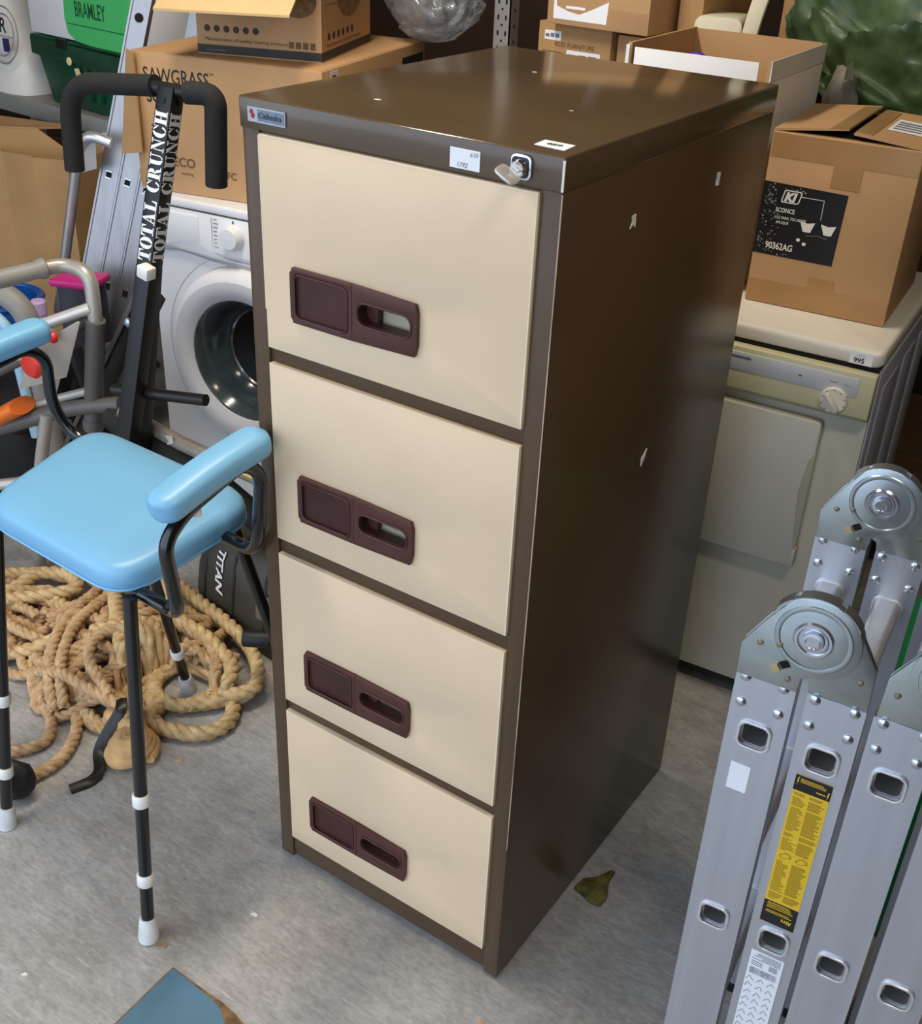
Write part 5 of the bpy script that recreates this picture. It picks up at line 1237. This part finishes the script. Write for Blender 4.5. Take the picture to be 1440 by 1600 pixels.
thick = [
 [(-1.62, 0.14, 0.05), (-1.491, 0.171, 0.05), (-1.483, 0.264, 0.055), (-1.419, 0.300, 0.06), (-1.36, 0.27, 0.06), (-1.43, 0.169, 0.06), (-1.55, 0.11, 0.05)],
 [(-1.60, 0.22, 0.03), (-1.50, 0.30, 0.03), (-1.38, 0.35, 0.03), (-1.26, 0.36, 0.04)],
 [(-1.30, 0.40, 0.05), (-1.22, 0.432, 0.06), (-1.116, 0.411, 0.065), (-0.995, 0.392, 0.06), (-0.905, 0.37, 0.05), (-0.83, 0.325, 0.045), (-0.795, 0.272, 0.04), (-0.83, 0.225, 0.04), (-0.90, 0.215, 0.055), (-0.97, 0.23, 0.06)],
 [(-1.22, 0.42, 0.08), (-1.157, 0.375, 0.09), (-1.05, 0.31, 0.09), (-0.963, 0.31, 0.075), (-0.87, 0.285, 0.06), (-0.835, 0.23, 0.06), (-0.88, 0.17, 0.05)],
 [(-1.29, 0.34, 0.07), (-1.239, 0.293, 0.10), (-1.129, 0.206, 0.115), (-1.014, 0.124, 0.10), (-0.914, 0.069, 0.06)],
 [(-1.00, 0.18, 0.05), (-0.952, 0.145, 0.03), (-0.906, 0.180, 0.018), (-0.86, 0.242, 0.018), (-0.811, 0.228, 0.018), (-0.779, 0.179, 0.018), (-0.795, 0.126, 0.018), (-0.853, 0.094, 0.018), (-0.915, 0.075, 0.022), (-0.93, 0.03, 0.03)],
 [(-1.25, 0.30, 0.03), (-1.12, 0.33, 0.05), (-1.00, 0.29, 0.05), (-0.93, 0.14, 0.05), (-1.0, 0.06, 0.05), (-1.12, 0.12, 0.05), (-1.22, 0.22, 0.05)],
 [(-1.08, 0.24, 0.11), (-1.0, 0.21, 0.09), (-0.94, 0.12, 0.08), (-0.90, 0.09, 0.05)],
 [(-1.13, 0.14, 0.12), (-1.05, 0.20, 0.125), (-0.98, 0.18, 0.10), (-0.96, 0.12, 0.09), (-1.02, 0.09, 0.10)],
 [(-1.45, 0.07, 0.02), (-1.38, 0.03, 0.02), (-1.30, 0.06, 0.03), (-1.25, 0.12, 0.05), (-1.27, 0.20, 0.06), (-1.36, 0.22, 0.05)],
]
rp = rope_thing('thick_rope', 'heap of thick three-strand manila rope on the floor under the stool', (-1.1, 0.25, 0), thick, 0.0165, 0.075, manila)
lump = thing('rope_bundle', 'rounded tan bound knot of cord lying at the front of the rope heap', 'rope bundle', (-0.868, 0.004, 0), R(10))
def build_lump():
    bm_pts = []
    for i in range(140):
        f = i/139; a = f*2*math.pi*5; rr = 0.044*(1-f*0.75); z = 0.018+0.034*math.sin(min(1, f*1.25)*math.pi/2)
        bm_pts.append((rr*math.cos(a)*0.85, rr*math.sin(a)*1.1, z))
    MB().tube(bm_pts, 0.0155, 8).build('coils', mat('tan_cord', (214, 170, 114), 0.8, var=0.14, scale=40, bump=0.3, bscale=200), lump, smooth=70)
    MB().tube(catmull([(-0.095, 0.060, 0.03), (-0.07, 0.045, 0.04), (-0.03, 0.03, 0.05), (0.0, 0.03, 0.056)], 0.01), 0.020, 10).build('binding', mat('tan_cord', (214, 170, 114), 0.8), lump, smooth=70)
build_lump()
thin = [
 [(-1.33, 0.31, 0.05), (-1.288, 0.276, 0.08), (-1.254, 0.175, 0.085), (-1.206, 0.093, 0.08), (-1.127, 0.015, 0.06), (-1.08, -0.014, 0.03)],
 [(-1.28, 0.31, 0.07), (-1.239, 0.263, 0.09), (-1.202, 0.152, 0.10), (-1.13, 0.051, 0.085), (-1.062, -0.003, 0.04)],
 [(-1.33, 0.15, 0.03), (-1.292, 0.11, 0.03), (-1.228, 0.044, 0.02), (-1.161, 0.001, 0.015), (-1.098, -0.016, 0.015), (-1.047, -0.052, 0.014), (-1.034, -0.09, 0.014), (-1.066, -0.142, 0.014), (-1.12, -0.18, 0.014)],
 [(-1.30, 0.12, 0.04), (-1.254, 0.081, 0.03), (-1.166, 0.037, 0.02), (-1.092, 0.027, 0.02), (-1.028, 0.0, 0.018), (-0.984, -0.052, 0.014), (-0.965, -0.107, 0.014), (-0.975, -0.168, 0.014), (-0.985, -0.20, 0.014)],
 [(-1.19, 0.03, 0.05), (-1.107, 0.031, 0.085), (-1.037, 0.032, 0.085), (-0.937, 0.045, 0.07), (-0.90, 0.03, 0.06)],
 [(-1.15, 0.22, 0.11), (-1.088, 0.179, 0.125), (-1.102, 0.139, 0.125), (-1.072, 0.08, 0.11), (-0.975, 0.048, 0.08)],
]
random.seed(17)
for i in range(26):                     # loops buried in the heap
    cx, cy = random.uniform(-1.30, -0.98), random.uniform(0.08, 0.34); a0 = random.uniform(0, 6.28); ra, rb = random.uniform(0.07, 0.16), random.uniform(0.04, 0.09); rot = random.uniform(0, 3.14); pts = []
    for k in range(9):
        a = a0+k*0.62; x = ra*math.cos(a); y = rb*math.sin(a)
        X_, Y_ = cx+x*math.cos(rot)-y*math.sin(rot), cy+x*math.sin(rot)+y*math.cos(rot)
        pts.append((X_, Y_, 0.014+mound(X_, Y_)*random.uniform(0.55, 1.0)))
    thin.append(pts)
for i in range(16):                     # the darker slack heap at the far left
    cx, cy = random.uniform(-1.55, -1.30), random.uniform(0.07, 0.24); pts = []; rot = random.uniform(-0.3, 0.9)
    for k in range(6):
        x = (k-2.5)*0.055; y = random.uniform(-0.03, 0.03)
        pts.append((cx+x*math.cos(rot)-y*math.sin(rot), cy+x*math.sin(rot)+y*math.cos(rot), random.uniform(0.014, 0.06)))
    thin.append(pts)
tr = rope_thing('thin_rope', 'tangled thinner tan rope lying over the thick rope, two ends trailing forward', (-1.12, 0.10, 0), thin, 0.0125, 0.055, tanrope)
bs = thing('black_strap', 'twisted black strip trailing from the rope heap across the floor', 'strap', (-0.93, 0.0, 0))
WB(bs).sweep(catmull([(-0.940, 0.050, 0.085), (-0.922, 0.030, 0.080), (-0.925, 0.000, 0.050), (-0.920, -0.035, 0.020), (-0.888, -0.062, 0.008), (-0.878, -0.090, 0.006), (-0.892, -0.130, 0.005)], 0.01), [(-0.011, -0.002), (0.011, -0.0028), (0.011, 0.0015), (0.0, 0.005), (-0.011, 0.002)], up=(0.5, -0.6, 0.7)).build('strip', strapm, bs)
bk = thing('black_cloth', 'crumpled black rubber pad on the floor at the left edge by the front leg', 'pad', (-0.965, -0.20, 0))
blob(Matrix.Rotation(R(30), 4, 'Z'), 'body', blackrubber, bk, 0.045, 0.030, 0.09, 0.15, 2.0, 3, 2)

# ------------------------------------------------------------------ small things on the floor
bp_ = thing('painted_board', 'worn blue painted board lying flat on the floor at the bottom', 'board', (-0.40, -0.40, 0))
def build_bb():
    ed = [(-0.441, -0.291), (-0.365, -0.292), (-0.33, -0.291), (-0.30, -0.294), (-0.277, -0.299), (-0.24, -0.31), (-0.20, -0.34), (-0.17, -0.85), (-0.43, -0.85), (-0.437, -0.60), (-0.437, -0.415)]
    WB(bp_).prism(ed, 0.0, 0.002, 'z').build('board', brownedge, bp_)
    inn = [(-0.4385, -0.2935), (-0.405, -0.2940), (-0.375, -0.2955), (-0.352, -0.2965), (-0.333, -0.299), (-0.318, -0.304), (-0.305, -0.314), (-0.285, -0.322), (-0.25, -0.34), (-0.20, -0.85), (-0.428, -0.85), (-0.434, -0.60), (-0.434, -0.41), (-0.4355, -0.37)]
    WB(bp_).prism(inn, 0.002, 0.0026, 'z').build('blue_paint', bluepaint, bp_)
build_bb()
lf = thing('moss_clump', 'dull green clump of moss on the floor right of the cabinet', 'moss', (0.04, 0.265, 0))
WB(lf).prism([(0.008, 0.241), (0.012, 0.268), (0.030, 0.285), (0.044, 0.315), (0.052, 0.318), (0.054, 0.285), (0.068, 0.256), (0.066, 0.232), (0.045, 0.230), (0.028, 0.236)], 0.0, 0.010, 'z').build('clump', leafm, lf, bevel=0.004)
random.seed(31)
def crumb(name, label, x, y, s, m_, group=None):
    t = MB(Matrix.Translation((x, y, 0)) @ Matrix.Rotation(random.uniform(0, 3), 4, 'Z'))
    t.prism([(-s, -s*.35), (s*.7, -s*.4), (s, s*.2), (-s*.2, s*.5)], 0.0, max(0.0012, s*0.3), 'z')
    return tag(t.build(name, m_), label, 'chip', group)
for x, y, s in ((-0.395, -0.093, .007), (-0.505, -0.26, .012)):
    pass
crumb('pale_chip', 'pale chip of plaster on the floor right of the stool foot', -0.408, -0.135, 0.007, chip)
crumb('brown_crumb', 'brownish crumb beside the white foot of the front stool leg', -0.488, -0.2715, 0.010, mat('crumb_brown', (140, 122, 84), 0.9, var=0.3, scale=80))
crumb('orange_chip', 'left one of two orange chips at the bottom edge of the floor', 0.004, -0.102, 0.006, mat('orange_chip', (226, 160, 80), 0.8), 'orange chips on the floor')
crumb('orange_chip', 'right one of two orange chips at the bottom edge of the floor', 0.024, -0.084, 0.0085, mat('orange_chip', (226, 160, 80), 0.8), 'orange chips on the floor')
crumb('white_crumb', 'white crumb at the bottom left corner of the floor', -0.622, -0.44, 0.006, chip)
crumb('wood_shaving', 'small wood shaving on the floor in front of the rope ring', -0.79, 0.055, 0.008, card_l)
